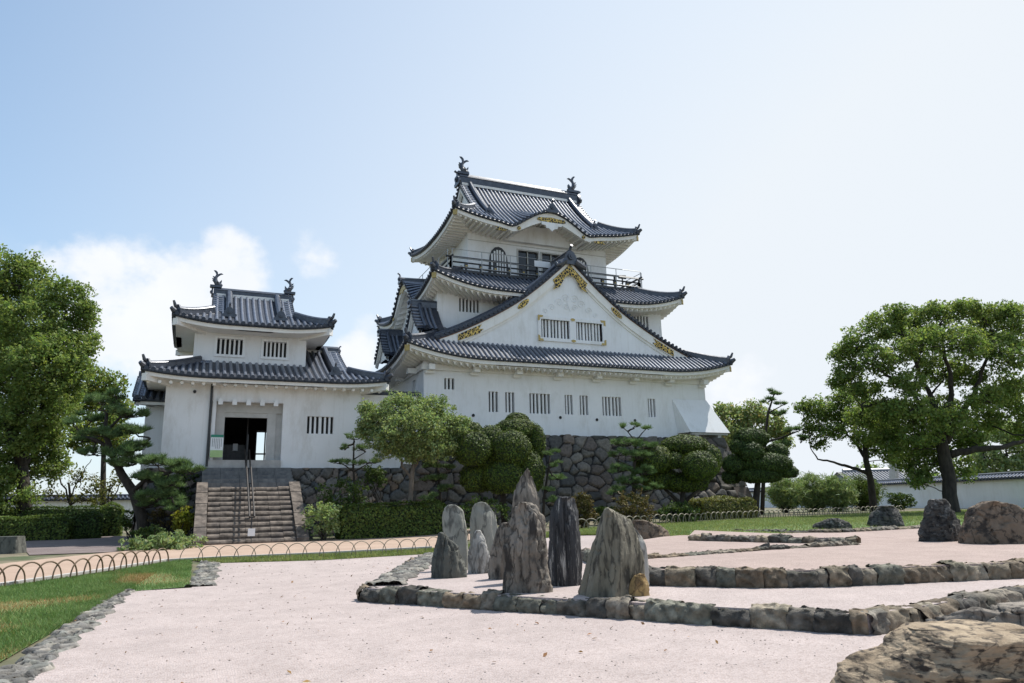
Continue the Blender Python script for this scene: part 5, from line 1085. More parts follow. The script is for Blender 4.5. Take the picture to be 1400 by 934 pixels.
    rock('low flat grey rock on the back lawn', (1142, 719), [(720, 1114, 1172), (715, 1118, 1166), (711, 1128, 1154), (709, 1136, 1146)], 'black', .62, .6, 51, .06, .1, 2.3, group=g, name='boulder')
    rock('foreground dark rock with layered ridges at the right edge', (1360, 905), [(915, 1262, 1500), (890, 1266, 1500), (870, 1272, 1500), (855, 1280, 1495), (845, 1292, 1490), (838, 1318, 1480), (833, 1350, 1460), (830, 1385, 1440)], 'brown', 0, .6, 53, .085, .25, 2.5, group=g, name='boulder', na=170, nz=100, hz=True, ridged=.5)
    rock('foreground tan rock with rippled sunlit top in the bottom right corner', (1290, 965), [(985, 1120, 1520), (950, 1135, 1515), (934, 1150, 1510), (920, 1170, 1505), (905, 1200, 1500), (893, 1232, 1490), (884, 1250, 1470), (877, 1268, 1440), (873, 1284, 1400)], 'tan', 0, .8, 59, .075, .1, 2.5, group=g, name='boulder', na=240, nz=130, hz=True, ridged=.2, bumpy=True)
    rock('small grey stone at the right foot of the stairs', (417, 737), [(738, 407, 428), (731, 408, 427), (726, 411, 423), (723, 414, 419)], 'grey', None, .8, 61, .07, .0, 2.3, name='boulder', group=g)
    b = MB(); p = G(14, 757); r = rock('dark granite block at the left edge in front of the hedge', (14, 757), [(758, -6, 27), (745, -6, 27), (735, -5, 27), (733.5, -5, 27)], 'grey', None, .8, 67, .015, .0, 9, name='stone_block', group=None, facets=0, roundish=True)
build_rocks()
# ================================================================ foliage
def leafmat(name, c1, c2, trans=.28, rough=.55):
    return mk(name, c1, c2, 1.2, rough, vcol=True, trans=trans, spec=.18)
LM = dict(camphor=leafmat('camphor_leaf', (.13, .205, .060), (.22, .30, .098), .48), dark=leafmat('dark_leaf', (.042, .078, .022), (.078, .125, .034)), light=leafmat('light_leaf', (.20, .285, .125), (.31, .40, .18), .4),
          pine=leafmat('pine_needle', (.09, .155, .062), (.165, .24, .10), .3), topiary=leafmat('topiary_leaf', (.050, .086, .014), (.092, .132, .024), .15), hedge=leafmat('hedge_leaf', (.065, .11, .024), (.125, .18, .045), .28),
          yellow=leafmat('yellow_leaf', (.15, .19, .025), (.30, .29, .04), .3), olive=leafmat('olive_leaf', (.10, .12, .03), (.16, .17, .05), .3), bronze=leafmat('bronze_leaf', (.075, .075, .025), (.14, .11, .045), .2), bamboo=leafmat('bamboo_leaf', (.17, .25, .11), (.27, .36, .17), .35),
          palegrass=leafmat('pale_grass_blade', (.15, .22, .07), (.24, .30, .12), .3), grass=leafmat('grass_blade', (.095, .185, .055), (.16, .265, .095), .3), drygrass=leafmat('dry_blade', (.25, .19, .08), (.34, .26, .12), .25))
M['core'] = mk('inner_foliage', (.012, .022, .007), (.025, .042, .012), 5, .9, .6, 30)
def leaves(P, size, up=.45, r=None, tint=(.6, 1.35), nrm=None, aspect=.55, warm=0.0):
    """diamond leaves at points P; returns verts, faces, colours"""
    r = r or rng; n = len(P); d = r.normal(size=(n, 3)); d[:, 2] += up
    if nrm is not None: d = d*.42+nrm*1.0
    d /= np.linalg.norm(d, axis=1)[:, None]+1e-9
    a = np.cross(d, r.normal(size=(n, 3))); a /= np.linalg.norm(a, axis=1)[:, None]+1e-9; b = np.cross(d, a)
    s = size*r.uniform(.5, 1.5, n)[:, None]; V = np.empty((n, 4, 3)); V[:, 0] = P-a*s*.5; V[:, 1] = P+b*s*aspect*.5+d*s*.08; V[:, 2] = P+a*s*.5; V[:, 3] = P-b*s*aspect*.5+d*s*.08
    t = r.uniform(tint[0], tint[1], n)[:, None]*np.ones((1, 3)); t[:, 0] *= 1+r.uniform(-.1, .25, n)+warm*(r.random(n) < .15); t[:, 2] *= r.uniform(.7, 1.2, n)
    return V.reshape(-1, 3), np.arange(n*4).reshape(n, 4), np.repeat(t, 4, axis=0)
def in_ball(n, r=None):
    r = r or rng; d = r.normal(size=(n, 3)); d /= np.linalg.norm(d, axis=1)[:, None]; return d*r.random(n)[:, None]**(1/3)
def cloud(clumps, n_sub, sub_r, per, shell=.55, r=None, flat=1.0):
    """clumps: (x,y,z,rx,ry,rz); returns leaf points and twig-cluster centres, biased to the outside of each clump"""
    r = r or rng; P = []; Cn = []
    for (x, y, z, rx, ry, rz) in clumps:
        k = max(4, int(n_sub*(rx*ry*rz)**.55)); d = r.normal(size=(k, 3)); d /= np.linalg.norm(d, axis=1)[:, None]; q = d*(shell+(1-shell)*r.random((k, 1)))*r.uniform(.8, 1.12, (k, 1))
        c = np.array([x, y, z])+q*np.array([rx, ry, rz]); Cn.append(c)
        for ci in c:
            m = int(per*r.uniform(.5, 1.4)); P.append(ci+in_ball(m, r)*sub_r*np.array([1, 1, .75*flat])*r.uniform(.7, 1.3))
    return np.vstack(P), np.vstack(Cn)
def wob_path(a, b, n=6, w=.08, r=random):
    a, b = np.array(a, float), np.array(b, float); L_ = np.linalg.norm(b-a); P = [a]
    for i in range(1, n): t = i/n; P.append(a+(b-a)*t+np.array([r.gauss(0, w), r.gauss(0, w), r.gauss(0, w)*.6])*L_*sin(pi*t)+np.array([0, 0, -.06*L_*sin(pi*t)*0]))
    return P+[b]
class PL:                                             # picture-plane helper at a given distance: pixel -> point, with a depth offset
    def __init__(s, base):
        s.c = np.array(base, float); s.f = np.array([FW[0], FW[1], 0]); s.f /= np.linalg.norm(s.f); s.dep = s.c@s.f
    def __call__(s, px, py, dd=0.0):
        d = ray(px, py); p = d*((s.dep+dd)/(d@s.f)); return np.array([p[0], p[1], p[2]+EYE])
    def px(s, n): return n*s.dep/F_PX/FW[0]*s.f[0] if False else n*s.dep/F_PX
def tree(name, label, cat, base, trunk, limbs, clumps, leaf, lsize, n_sub=60, sub_r=.5, per=26, bark='bark', group=None, shell=.5, seed=1, twigs=2, warm=0.0, spread=.8, tint=(.55, 1.35), up=.45):
    """trunk: [(px,py,radius)], limbs: [[(px,py,dd,radius)...]...], clumps: [(px,py,dd,rpx,rpy)] all on the plane through base"""
    r = np.random.default_rng(seed); rr = random.Random(seed); pl = PL(base); t = thing(name, label, cat, tuple(base), group)
    tb = MB(); tb.tube([pl(*p[:2]) for p in trunk], [p[2] for p in trunk], 10); nodes = [pl(*p[:2]) for p in trunk[1:]]
    # smooth wobble of the trunk
    tr = tb.build('trunk', M[bark], t, True)
    lb = MB()
    for L_ in limbs:
        q = [pl(p[0], p[1], p[2]) for p in L_]; pts = [q[0]]; rad = [L_[0][3]]
        for i in range(len(q)-1):
            w = wob_path(q[i], q[i+1], 5, .045, rr)[1:]; pts += w; rad += list(np.linspace(L_[i][3], L_[i+1][3], 6)[1:])
        lb.tube(pts, rad, 8); nodes += q[1:]
    CL = []
    for (px, py, dd, rx, ry) in clumps: c = pl(px, py, dd); CL.append((*c, pl.px(rx), pl.px((rx+ry)/2)*spread, pl.px(ry)))
    P, Cn = cloud(CL, n_sub, sub_r, per, shell, r)
    nd = np.array(nodes); mids = []
    for c in CL:
        c0 = np.array(c[:3])-np.array([0, 0, c[5]*.25]); k = np.argmin(np.linalg.norm(nd-c0, axis=1)+.6*np.maximum(0, nd[:, 2]-c0[2])); lb.tube(wob_path(nd[k], c0, 6, .07, rr), np.linspace(.07, .035, 7)*max(.5, c[3]*.5), 6, False); mids.append(c0)
    mids = np.array(mids); sel = r.choice(len(Cn), min(len(Cn), len(CL)*twigs*4), replace=False)
    for i in sel: k = np.argmin(np.linalg.norm(mids-Cn[i], axis=1)); lb.tube(wob_path(mids[k], Cn[i], 4, .09, rr), np.linspace(.035, .012, 5), 5, False)
    lb.build('branches', M[bark], t, True)
    V, Fc, C = leaves(P, lsize, up, r, tint, warm=warm); np_mesh('crown', V, Fc, LM[leaf], t, C)
    return t
def needles(T, ln, w, n, r, dirs=None, up=.7):
    """n needles fanning out from every tuft centre T"""
    k = len(T); d = r.normal(size=(k, n, 3)); d[..., 2] = np.abs(d[..., 2])*.8+up*r.random((k, n))
    if dirs is not None: d += dirs[:, None, :]*.9
    d /= np.linalg.norm(d, axis=2)[..., None]; side = np.cross(d, r.normal(size=(k, n, 3))); side /= np.linalg.norm(side, axis=2)[..., None]
    L_ = ln*r.uniform(.7, 1.25, (k, n, 1)); c = T[:, None, :]; V = np.stack([c-side*w*.5, c+side*w*.5, c+d*L_], axis=2).reshape(-1, 3)
    t = r.uniform(.6, 1.35, (k, 1, 1))*r.uniform(.85, 1.15, (k, n, 1))*np.ones((1, 1, 3)); C = np.repeat(t.reshape(-1, 3), 3, axis=0)
    return V, np.arange(len(V)).reshape(-1, 3), C
def pine(label, base, trunk, limbs, pads, dens=120, ln=.17, w=.018, n=16, seed=1, bark='bark', group=None):
    r = np.random.default_rng(seed); rr = random.Random(seed); pl = PL(base); t = thing('pine_tree', label, 'pine tree', tuple(base), group)
    tb = MB(); tb.tube([pl(*p[:2]) for p in trunk], [p[2] for p in trunk], 9); tb.build('trunk', M[bark], t, True); nodes = [pl(*p[:2]) for p in trunk]
    lb = MB()
    for L_ in limbs: lb.tube([pl(p[0], p[1], p[2]) for p in L_], [p[3] for p in L_], 7); nodes += [pl(p[0], p[1], p[2]) for p in L_[1:]]
    T = []; nd = np.array(nodes)
    for (px, py, dd, rx, ry) in pads:
        c = pl(px, py, dd); R3 = np.array([pl.px(rx), pl.px(rx)*.8, pl.px(ry)]); k = max(10, int(dens*R3[0]*R3[1])); 
        m = max(2, k//14); sub = in_ball(m, r); sub[:, 2] = sub[:, 2]*.8; cc = c+sub*R3
        q = np.repeat(cc, 14, axis=0)+in_ball(m*14, r)*np.array([.2, .2, .07]); T.append(q)
        a = nd[np.argmin(np.linalg.norm(nd-c, axis=1))]; lb.tube(wob_path(a, c-np.array([0, 0, R3[2]*.5]), 5, .1, rr), np.linspace(.05, .025, 6), 6, False)
        for ci in cc[:: max(1, m//7)]: lb.tube(wob_path(c-np.array([0, 0, R3[2]*.5]), ci-np.array([0, 0, .06]), 4, .1, rr), np.linspace(.022, .01, 5), 5, False)
    lb.build('branches', M[bark], t, True); T = np.vstack(T); V, Fc, C = needles(T, ln, w, n, r); np_mesh('needles', V, Fc, LM['pine'], t, C); return t
def lump_surface(mb, c, R3, seed, k=18, m=14, amp=.06):
    P = []
    for i in range(m+1):
        ph = -pi/2+pi*i/m; row = []
        for j in range(k+1):
            th = 2*pi*j/k; d = Vector((cos(ph)*cos(th), cos(ph)*sin(th), sin(ph))); s = 1+amp*noise.noise(d*2.3+Vector((seed, 0, 0))); row.append((c[0]+R3[0]*d.x*s, c[1]+R3[1]*d.y*s, c[2]+R3[2]*d.z*s))
        P.append(row)
    mb.grid(P)
def topiary(name, label, cat, base, trunk, lobes, leaf='topiary', lsize=.085, dens=420, seed=1, bark='bark', group=None, bottom=-.9, up=.3, shrink=.93, parts=True, rough=.05, depthk=.85):
    """clipped rounded lobes: a twiggy inner mass covered with many small leaves"""
    r = np.random.default_rng(seed); pl = PL(base); t = thing(name, label, cat, tuple(base), group)
    if trunk:
        tb = MB(); [tb.tube([pl(p[0], p[1], p[2] if len(p) > 3 else 0) for p in L_], [p[-1] for p in L_], 8) for L_ in trunk]; tb.build('trunk', M[bark], t, True)
    core = MB(); PP = []; NN = []
    for q, (px, py, dd, rx, ry) in enumerate(lobes):
        c = pl(px, py, dd); R3 = np.array([pl.px(rx), pl.px((rx+ry)/2)*depthk, pl.px(ry)]); lump_surface(core, c, R3*shrink, seed+q, amp=.1)
        n = int(dens*4*pi*((R3[0]*R3[1])**1.6/3+(R3[0]*R3[2])**1.6/3+(R3[1]*R3[2])**1.6/3)**(1/1.6)); d = r.normal(size=(n, 3)); d /= np.linalg.norm(d, axis=1)[:, None]; d = d[d[:, 2] > bottom]
        s = np.array([1+.1*noise.noise(Vector(x)*2.3+Vector((seed+q, 0, 0)))+.05*noise.noise(Vector(x)*6+Vector((seed+q, 4, 0)))+rough*.6*noise.noise(Vector(x)*14) for x in d])[:, None]*(1+r.normal(size=(len(d), 1))*rough*.5)
        PP.append(c+d*s*R3*.985); NN.append(d/R3*R3.mean())
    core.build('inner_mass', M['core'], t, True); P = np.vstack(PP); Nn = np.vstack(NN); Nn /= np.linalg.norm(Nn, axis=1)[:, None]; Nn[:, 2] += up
    V, Fc, C = leaves(P, lsize, 0, r, (.55, 1.4), Nn); np_mesh('foliage', V, Fc, LM[leaf], t, C); return t
def hedge(label, a, b, h, depth, leaf='hedge', lsize=.1, dens=420, seed=1, name='hedge', cat='hedge', wob=.08, group=None, zoff=0):
    """clipped hedge along a..b (front foot line), leaning nowhere, slightly uneven"""
    r = np.random.default_rng(seed); a, b = np.array(a[:2], float), np.array(b[:2], float); L_ = np.linalg.norm(b-a); d = (b-a)/L_; n = np.array([-d[1], d[0]])
    if n[1] < 0: n = -n
    m = (a+b)/2; t = thing(name, label, cat, (*m, float(tz(*m))+zoff), group); z0 = lambda p: float(tz(p[0], p[1]))+zoff
    W = lambda u, v: h*(1+wob*noise.noise(Vector((u*1.1, v*1.1, seed))))*(1-.10*max(0, 1-min(u, L_-u)/.5)**2)
    core = MB(); K = max(8, int(L_/.3)); prof = ((.1, -.05), (.09, .55), (.14, .83), (.3, .93), (.7, .93), (.86, .83), (.91, .55), (.9, -.05)); R = []
    for i in range(K+1):
        u = .06+(L_-.12)*i/K; row = []
        for v, q in prof: p = a+d*u+n*v*depth; row.append((p[0], p[1], z0(p)+W(u, v)*q))
        R.append(row)
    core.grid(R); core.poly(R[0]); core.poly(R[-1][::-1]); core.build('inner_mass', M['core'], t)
    N_ = int(dens*(2*L_*h+L_*depth+2*depth*h)); P = []; Nn = []
    for _ in range(N_):
        q = r.random()*(2*h*L_+L_*depth+2*depth*h)
        if q < h*L_: u, v, zq, nv = r.random()*L_, 0, r.random(), (-n[0], -n[1], .25)
        elif q < 2*h*L_: u, v, zq, nv = r.random()*L_, 1, r.random(), (n[0], n[1], .25)
        elif q < 2*h*L_+L_*depth: u, v, zq, nv = r.random()*L_, r.random(), 1, (0, 0, 1)
        elif q < 2*h*L_+L_*depth+depth*h: u, v, zq, nv = 0, r.random(), r.random(), (-d[0], -d[1], .2)
        else: u, v, zq, nv = L_, r.random(), r.random(), (d[0], d[1], .2)
        bulge = .06*noise.noise(Vector((u*2.3, zq*2, seed+v)))+r.normal()*.03
        rd = .16*max(0, zq-.75)/.25
        vv = v if v not in (0, 1) else (v+rd*(1 if v == 0 else -1))
        p = a+d*u+n*(vv*depth); p = p+np.array(nv[:2])*bulge; P.append((p[0], p[1], z0(p)+W(u, v)*min(zq, 1)*(1-.07*(abs(v-.5) > .38)*(zq > .9))+(bulge if nv[2] == 1 else 0))); Nn.append(nv)
    V, Fc, C = leaves(np.array(P), lsize, .2, r, (.55, 1.4), np.array(Nn)); np_mesh('foliage', V, Fc, LM[leaf], t, C); return t
def shrub(label, px, py, base, rx, ry, leaf, lsize=.1, n_sub=70, sub_r=.16, per=22, seed=1, dd=0, name='shrub', shell=.55, flat=.8, group=None, up=.5, stems=8, aspect=.55):
    r = np.random.default_rng(seed); rr = random.Random(seed); pl = PL(base); t = thing(name, label, 'shrub', tuple(base), group); c = pl(px, py, dd); cl = [(*c, pl.px(rx), pl.px(rx)*.7, pl.px(ry))]
    P, Cn = cloud(cl, n_sub/(cl[0][3]*cl[0][4]*cl[0][5])**.55*max(1, pl.px(rx)*pl.px(ry))*1.2, sub_r, per, shell, r, flat); zt = tz(P[:, 0], P[:, 1])-.02; P = P[P[:, 2] > zt]
    sm = MB(); g = np.array(base)-np.array([0, 0, .05])
    for i in r.choice(len(Cn), min(len(Cn), stems), replace=False): sm.tube(wob_path(g+np.array([rr.uniform(-.1, .1), rr.uniform(-.1, .1), 0]), Cn[i], 5, .08, rr), np.linspace(.03, .008, 6), 5, False)
    sm.build('stems', M['bark'], t, True); V, Fc, C = leaves(P, lsize, up, r, (.55, 1.4), aspect=aspect); np_mesh('foliage', V, Fc, LM[leaf], t, C); return t
# ================================================================ planting
def B(px, dep, z=None):                               # ground point in pixel column px at distance dep
    py = 720.
    for _ in range(12):
        pl = PL((*(FW[:2]/np.linalg.norm(FW[:2])*dep), 0)); p = pl(px, py); zt = float(tz(p[0], p[1])); py += (p[2]-zt)*F_PX/dep
    return np.array([p[0], p[1], zt])
def build_plants():
    GT = 'broadleaf trees around the court'; GP_ = 'garden pines'; GH = 'clipped hedges'; GS = 'shrubs along the paths'; GC = 'cloud-clipped evergreens below the keep'
    # ---- left side
    tree('camphor_tree', 'huge dark green camphor tree cut off by the left edge', 'tree', B(36, 42), [(36, 735, .42), (34, 690, .36), (30, 640, .32), (22, 600, .26)],
         [[(30, 640, 0, .26), (8, 585, -1, .2), (-15, 530, -1, .13), (-20, 470, 0, .08)], [(30, 640, 0, .24), (52, 580, 1, .18), (70, 520, .5, .12), (85, 460, 0, .07)], [(25, 610, 0, .2), (20, 540, 1, .15), (30, 450, 1, .09), (25, 390, 0, .05)]],
         [(-5, 375, 0, 55, 42), (38, 385, 1, 42, 38), (-30, 430, 0, 55, 55), (40, 440, -1, 52, 42), (92, 405, 0, 36, 28), (112, 445, .5, 24, 34), (80, 480, -1, 45, 34), (20, 500, 0, 55, 45), (100, 505, 1, 26, 26), (-30, 530, 0, 55, 50), (45, 555, -1, 50, 36), (88, 545, 1, 26, 30), (10, 600, -1, 48, 30), (60, 600, 1.5, 34, 26), (30, 640, 1, 44, 26), (-20, 650, -1, 46, 32), (75, 635, 2, 24, 20), (10, 680, -.5, 40, 20), (50, 570, 2, 60, 50), (20, 460, 2, 80, 60), (60, 500, -2, 60, 40), (118, 425, 0, 14, 14), (125, 470, 0, 12, 16)],
         'camphor', .18, 66, .40, 32, group=GT, seed=2)
    tree('broadleaf_tree', 'lighter green tree showing between the huge left camphor and the pine', 'tree', B(140, 50), [(140, 728, .22), (141, 660, .18), (142, 600, .14)], [], [(140, 528, 0, 30, 26), (118, 548, 1, 24, 24), (158, 560, 0, 20, 24), (135, 585, -1, 32, 24), (160, 600, 1, 18, 18), (112, 600, 0, 20, 20)], 'camphor', .22, 62, .5, 26, group=GT, seed=3, warm=.5)
    tree('ragged_tree', 'thin yellowish tree with bare dark branches behind the left hedge', 'tree', B(95, 46), [(98, 735, .1), (97, 690, .08), (94, 660, .06)], [[(96, 690, 0, .06), (82, 655, 0, .04), (70, 630, 0, .02)], [(96, 680, 0, .05), (112, 650, 0, .03), (125, 628, 0, .02)]],
         [(75, 650, 0, 18, 12), (110, 655, 0, 20, 14), (130, 665, 0, 22, 14), (70, 675, .5, 18, 10), (120, 682, 0, 26, 10)], 'olive', .17, 30, .35, 16, group=GT, seed=4)
    tree('ragged_tree', 'sparse olive tree right of the yellowish one, its stem forking low', 'tree', B(150, 44), [(152, 735, .1), (150, 700, .08), (148, 680, .06)], [[(150, 695, 0, .05), (162, 665, 0, .03)]], [(150, 668, 0, 16, 12), (165, 655, 0, 14, 12), (140, 690, 0, 16, 10)], 'olive', .17, 30, .35, 16, group=GT, seed=14)
    pine('big leaning pine tree left of the stone stairs', B(200, 31.5), [(200, 742, .26), (193, 705, .22), (182, 672, .2), (166, 648, .17), (152, 618, .13), (143, 590, .10), (146, 565, .06)],
         [[(182, 672, 0, .12), (200, 655, -.5, .09), (228, 648, -1, .06), (250, 640, -1, .03)], [(160, 636, 0, .1), (185, 612, 0, .07), (205, 600, -.5, .04)], [(150, 612, 0, .1), (128, 600, 0, .07), (112, 596, .5, .04)], [(190, 695, 0, .08), (215, 685, -.6, .05), (235, 680, -1, .03)], [(146, 590, 0, .08), (165, 570, 0, .05), (180, 562, 0, .03)]],
         [(135, 545, .2, 18, 8), (160, 540, 0, 14, 7), (100, 575, .4, 14, 7), (130, 618, .2, 20, 8), (150, 553, 0, 20, 10), (172, 566, 0, 24, 9), (125, 572, .4, 18, 8), (185, 588, -.4, 20, 9), (148, 592, -.3, 26, 10), (112, 600, .3, 14, 8), (195, 610, -.3, 22, 9), (165, 618, -.6, 24, 9), (180, 632, -.4, 26, 9), (215, 632, -.9, 22, 9), (245, 640, -1.2, 24, 9), (262, 645, -1.3, 14, 7), (205, 655, -.8, 26, 9), (232, 660, -1.1, 22, 8), (215, 678, -.8, 28, 12), (238, 690, -.9, 18, 10), (200, 690, -.4, 14, 9)],
         400, .25, .030, 13, 5, group=GP_)
    hedge('bright clipped hedge behind the granite block at the far left', B(-60, 35.5), B(92, 36.6), 1.15, 1.3, 'hedge', .11, 380, 1, group=GH)
    hedge('shaded clipped hedge to the right of the bright far-left one', B(97, 37.2), B(136, 37.8), 1.25, 1.3, 'dark', .11, 380, 2, group=GH)  # hedge stands in shade; dark leaves put that shade into its colour
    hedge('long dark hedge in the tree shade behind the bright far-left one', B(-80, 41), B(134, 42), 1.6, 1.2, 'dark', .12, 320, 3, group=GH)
    hedge('squared end block of hedge by the opening left of the pine', B(134, 40.2), B(163, 40.6), 1.7, 1.4, 'hedge', .12, 360, 4, group=GH)
    shrub('feathery pale ground-cover mound at the left foot of the stairs', 222, 744, B(218, 26.2), 52, 17, 'bamboo', .12, 120, .15, 24, 6, flat=.8, group=GS, shell=.3)
    shrub('yellow-green leafy shrub beside the left cheek wall of the stairs', 254, 712, B(254, 30.2), 15, 17, 'yellow', .12, 80, .15, 24, 7, group=GS)
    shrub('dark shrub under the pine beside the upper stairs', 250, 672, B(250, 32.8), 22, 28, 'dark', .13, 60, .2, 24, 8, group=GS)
    shrub('brownish bare-stemmed shrub right of the pine trunk', 222, 708, B(222, 31.8), 18, 14, 'bronze', .09, 45, .15, 12, 9, group=GS, stems=30)
    shrub('small pale shrub at the left of the pine trunk', 180, 710, B(180, 34.5), 16, 13, 'hedge', .1, 60, .15, 22, 10, group=GS)
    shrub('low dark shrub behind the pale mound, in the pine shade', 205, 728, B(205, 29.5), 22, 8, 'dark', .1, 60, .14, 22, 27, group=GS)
    # ---- below the gatehouse and the keep
    hedge('long clipped hedge in front of the stone base between stairs and rocks', B(466, 30.6), B(612, 32.6), 1.4, 1.1, 'hedge', .10, 460, 5, group=GH)
    shrub('bright light-green shrub at the left end of the long hedge', 442, 710, B(442, 30.2), 25, 25, 'light', .11, 90, .16, 24, 11, group=GS)
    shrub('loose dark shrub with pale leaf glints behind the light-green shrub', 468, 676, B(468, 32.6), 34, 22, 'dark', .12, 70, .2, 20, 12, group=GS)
    shrub('dark tuft of foliage at the corner of the keep base', 512, 652, B(512, 34), 16, 18, 'dark', .1, 60, .16, 22, 13, group=GS)
    tree('maple_tree', 'round light-green tree with a slim trunk before the corner of the stone base', 'tree', B(563, 33), [(562, 722, .13), (561, 680, .11), (563, 650, .10), (567, 628, .08)], [[(562, 655, 0, .07), (545, 625, 0, .05), (525, 605, 0, .03)], [(565, 640, 0, .07), (585, 612, 0, .05), (605, 600, 0, .03)], [(566, 632, 0, .06), (562, 600, 0, .05), (560, 570, 0, .03)]],
         [(545, 560, 0, 36, 24), (585, 562, 0, 36, 24), (515, 582, 0, 26, 22), (615, 588, 0, 24, 22), (565, 585, -.8, 48, 28), (535, 605, -.4, 34, 22), (595, 610, -.4, 36, 20), (565, 618, -.3, 30, 14), (505, 560, 0, 16, 10), (630, 578, 0, 10, 12), (500, 590, 0, 12, 9)], 'light', .105, 170, .26, 42, 'bark_grey', GT, .45, 6, tint=(.5, 1.3))
    pine('pale pine half hidden by the round light-green tree', B(600, 34.2), [(603, 712, .08), (601, 670, .07), (598, 630, .05)], [], [(598, 618, -.2, 18, 6), (588, 634, -.2, 16, 6), (612, 640, 0, 14, 6), (595, 655, -.2, 18, 6), (610, 668, 0, 14, 6), (592, 682, -.2, 16, 7)], 420, .17, .018, 15, 7, group=GP_)
    pine('small tiered pine in front of the white gatehouse wall', B(484, 33.6), [(487, 722, .08), (486, 680, .06), (483, 640, .05), (484, 605, .03)], [[(484, 645, 0, .04), (465, 632, 0, .02)], [(484, 645, 0, .04), (505, 633, 0, .02)], [(484, 628, 0, .03), (500, 618, 0, .015)]], [(484, 598, 0, 13, 6), (472, 613, 0, 12, 4), (494, 613, 0, 15, 4), (464, 632, 0, 15, 4), (503, 631, 0, 17, 4), (482, 634, -.2, 12, 3)], 420, .15, .017, 15, 8, group=GP_)
    topiary('clipped_evergreen', 'mass of rounded clipped lobes right of the light-green tree', 'tree', B(690, 34), [[(690, 720, .16), (688, 680, .14), (685, 640, .1)]],
            [(647, 614, -1.0, 25, 24), (640, 591, .4, 22, 15), (673, 604, 0, 26, 22), (706, 589, .5, 32, 18), (707, 574, .8, 17, 10), (698, 614, -.4, 30, 26), (733, 606, .5, 12, 26), (655, 652, -.2, 26, 22), (690, 652, -.5, 30, 24), (724, 645, 0, 20, 30), (672, 640, .2, 34, 30)], 'topiary', .085, 520, 9, group=GC)
    pine('slim pale pine behind the tall pointed rock', B(748, 34.2), [(742, 715, .07), (744, 680, .06), (750, 640, .045), (752, 622, .03)], [], [(752, 619, 0, 12, 5), (760, 634, 0, 11, 5), (742, 640, 0, 9, 4), (759, 652, 0, 15, 6), (748, 668, 0, 12, 5), (757, 684, 0, 13, 6)], 420, .17, .018, 15, 10, group=GP_)
    pine('two-topped pine before the bare stretch of stone base', B(866, 34.5), [(864, 720, .12), (867, 680, .1), (866, 645, .08), (869, 615, .06), (869, 600, .04)], [[(869, 604, 0, .03), (858, 590, 0, .025), (852, 585, 0, .015)], [(869, 604, 0, .03), (878, 592, 0, .025), (884, 586, 0, .015)], [(866, 640, 0, .06), (845, 630, -.3, .03)], [(866, 645, 0, .06), (888, 632, .2, .03)]],
         [(853, 583, 0, 8, 4), (868, 582, 0, 8, 3.5), (883, 584, 0, 9, 4), (860, 606, -.2, 24, 6), (885, 610, .1, 18, 6), (846, 620, -.3, 16, 7), (872, 624, -.4, 22, 7), (845, 642, -.4, 20, 7), (878, 645, -.2, 22, 8), (860, 658, -.5, 22, 7), (885, 668, -.2, 18, 8), (845, 672, -.3, 16, 7), (868, 684, -.3, 20, 8)], 400, .18, .018, 15, 11, group=GP_)
    topiary('clipped_evergreen', 'spreading clipped evergreen with broad domes near the right end of the stone base', 'tree', B(935, 36), [[(930, 715, .15), (932, 690, .12), (935, 660, .1)], [(932, 690, .1), (905, 665, .07)], [(932, 690, .1), (960, 665, .07)]],
            [(936, 610, .4, 38, 15), (893, 628, -.7, 27, 20), (957, 637, -.9, 27, 20), (921, 630, -.4, 18, 12), (972, 628, .3, 14, 20), (903, 655, 0, 30, 15), (938, 660, .2, 34, 14)], 'topiary', .085, 520, 12, group=GC)
    topiary('clipped_evergreen', 'very dark cloud-clipped evergreen with stepped layers on one trunk', 'tree', B(1034, 42), [[(1032, 712, .22), (1033, 690, .2), (1036, 660, .16), (1038, 620, .1)], [(1036, 655, .1), (1062, 640, .07)]],
            [(1027, 599, 0, 27, 14), (1013, 611, -.4, 16, 11), (1028, 618, -.6, 18, 14), (1008, 635, 0, 22, 14), (1050, 634, 0, 38, 15), (1078, 645, .2, 15, 9), (1040, 650, -.2, 34, 11), (1000, 652, .2, 14, 10), (1062, 618, .4, 18, 12)], 'dark', .10, 460, 13, group=GC)
    tree('leafy_tree', 'yellow-green tree rising behind the dark cloud-clipped evergreen', 'tree', B(1015, 50), [(1015, 705, .15), (1014, 660, .12), (1012, 620, .1)], [], [(1000, 575, 0, 26, 24), (1030, 568, 0, 26, 20), (1058, 582, 0, 18, 18), (992, 605, 0, 16, 24), (1015, 600, -.5, 28, 22), (1000, 640, 0, 20, 20), (1075, 600, 0, 12, 12), (985, 560, 0, 10, 8)], 'light', .2, 80, .42, 26, group=GT, seed=15, warm=.5)
    pine('tall dark pine with a crooked top above the yellow-green tree', B(1046, 47), [(1042, 705, .14), (1044, 650, .12), (1046, 600, .1), (1050, 565, .08), (1058, 540, .04)], [[(1046, 605, 0, .08), (1070, 598, 0, .06), (1098, 587, 0, .03)], [(1050, 565, 0, .05), (1074, 552, 0, .02)]], [(1060, 537, 0, 11, 4), (1050, 548, 0, 10, 4), (1070, 552, 0, 9, 4), (1062, 566, 0, 12, 5), (1082, 590, 0, 16, 5), (1094, 602, 0, 10, 8), (1070, 608, 0, 14, 6)], 260, .26, .03, 14, 16, group=GP_)
    shrub('round bronze-tinted shrub directly behind the dark streaked pillar rock', 797, 698, B(797, 31), 19, 23, 'bronze', .09, 130, .13, 26, 17, group=GS)
    shrub('round bronze-tinted shrub behind the big wedge rock', 868, 695, B(868, 31.6), 31, 26, 'bronze', .09, 130, .13, 26, 18, group=GS)
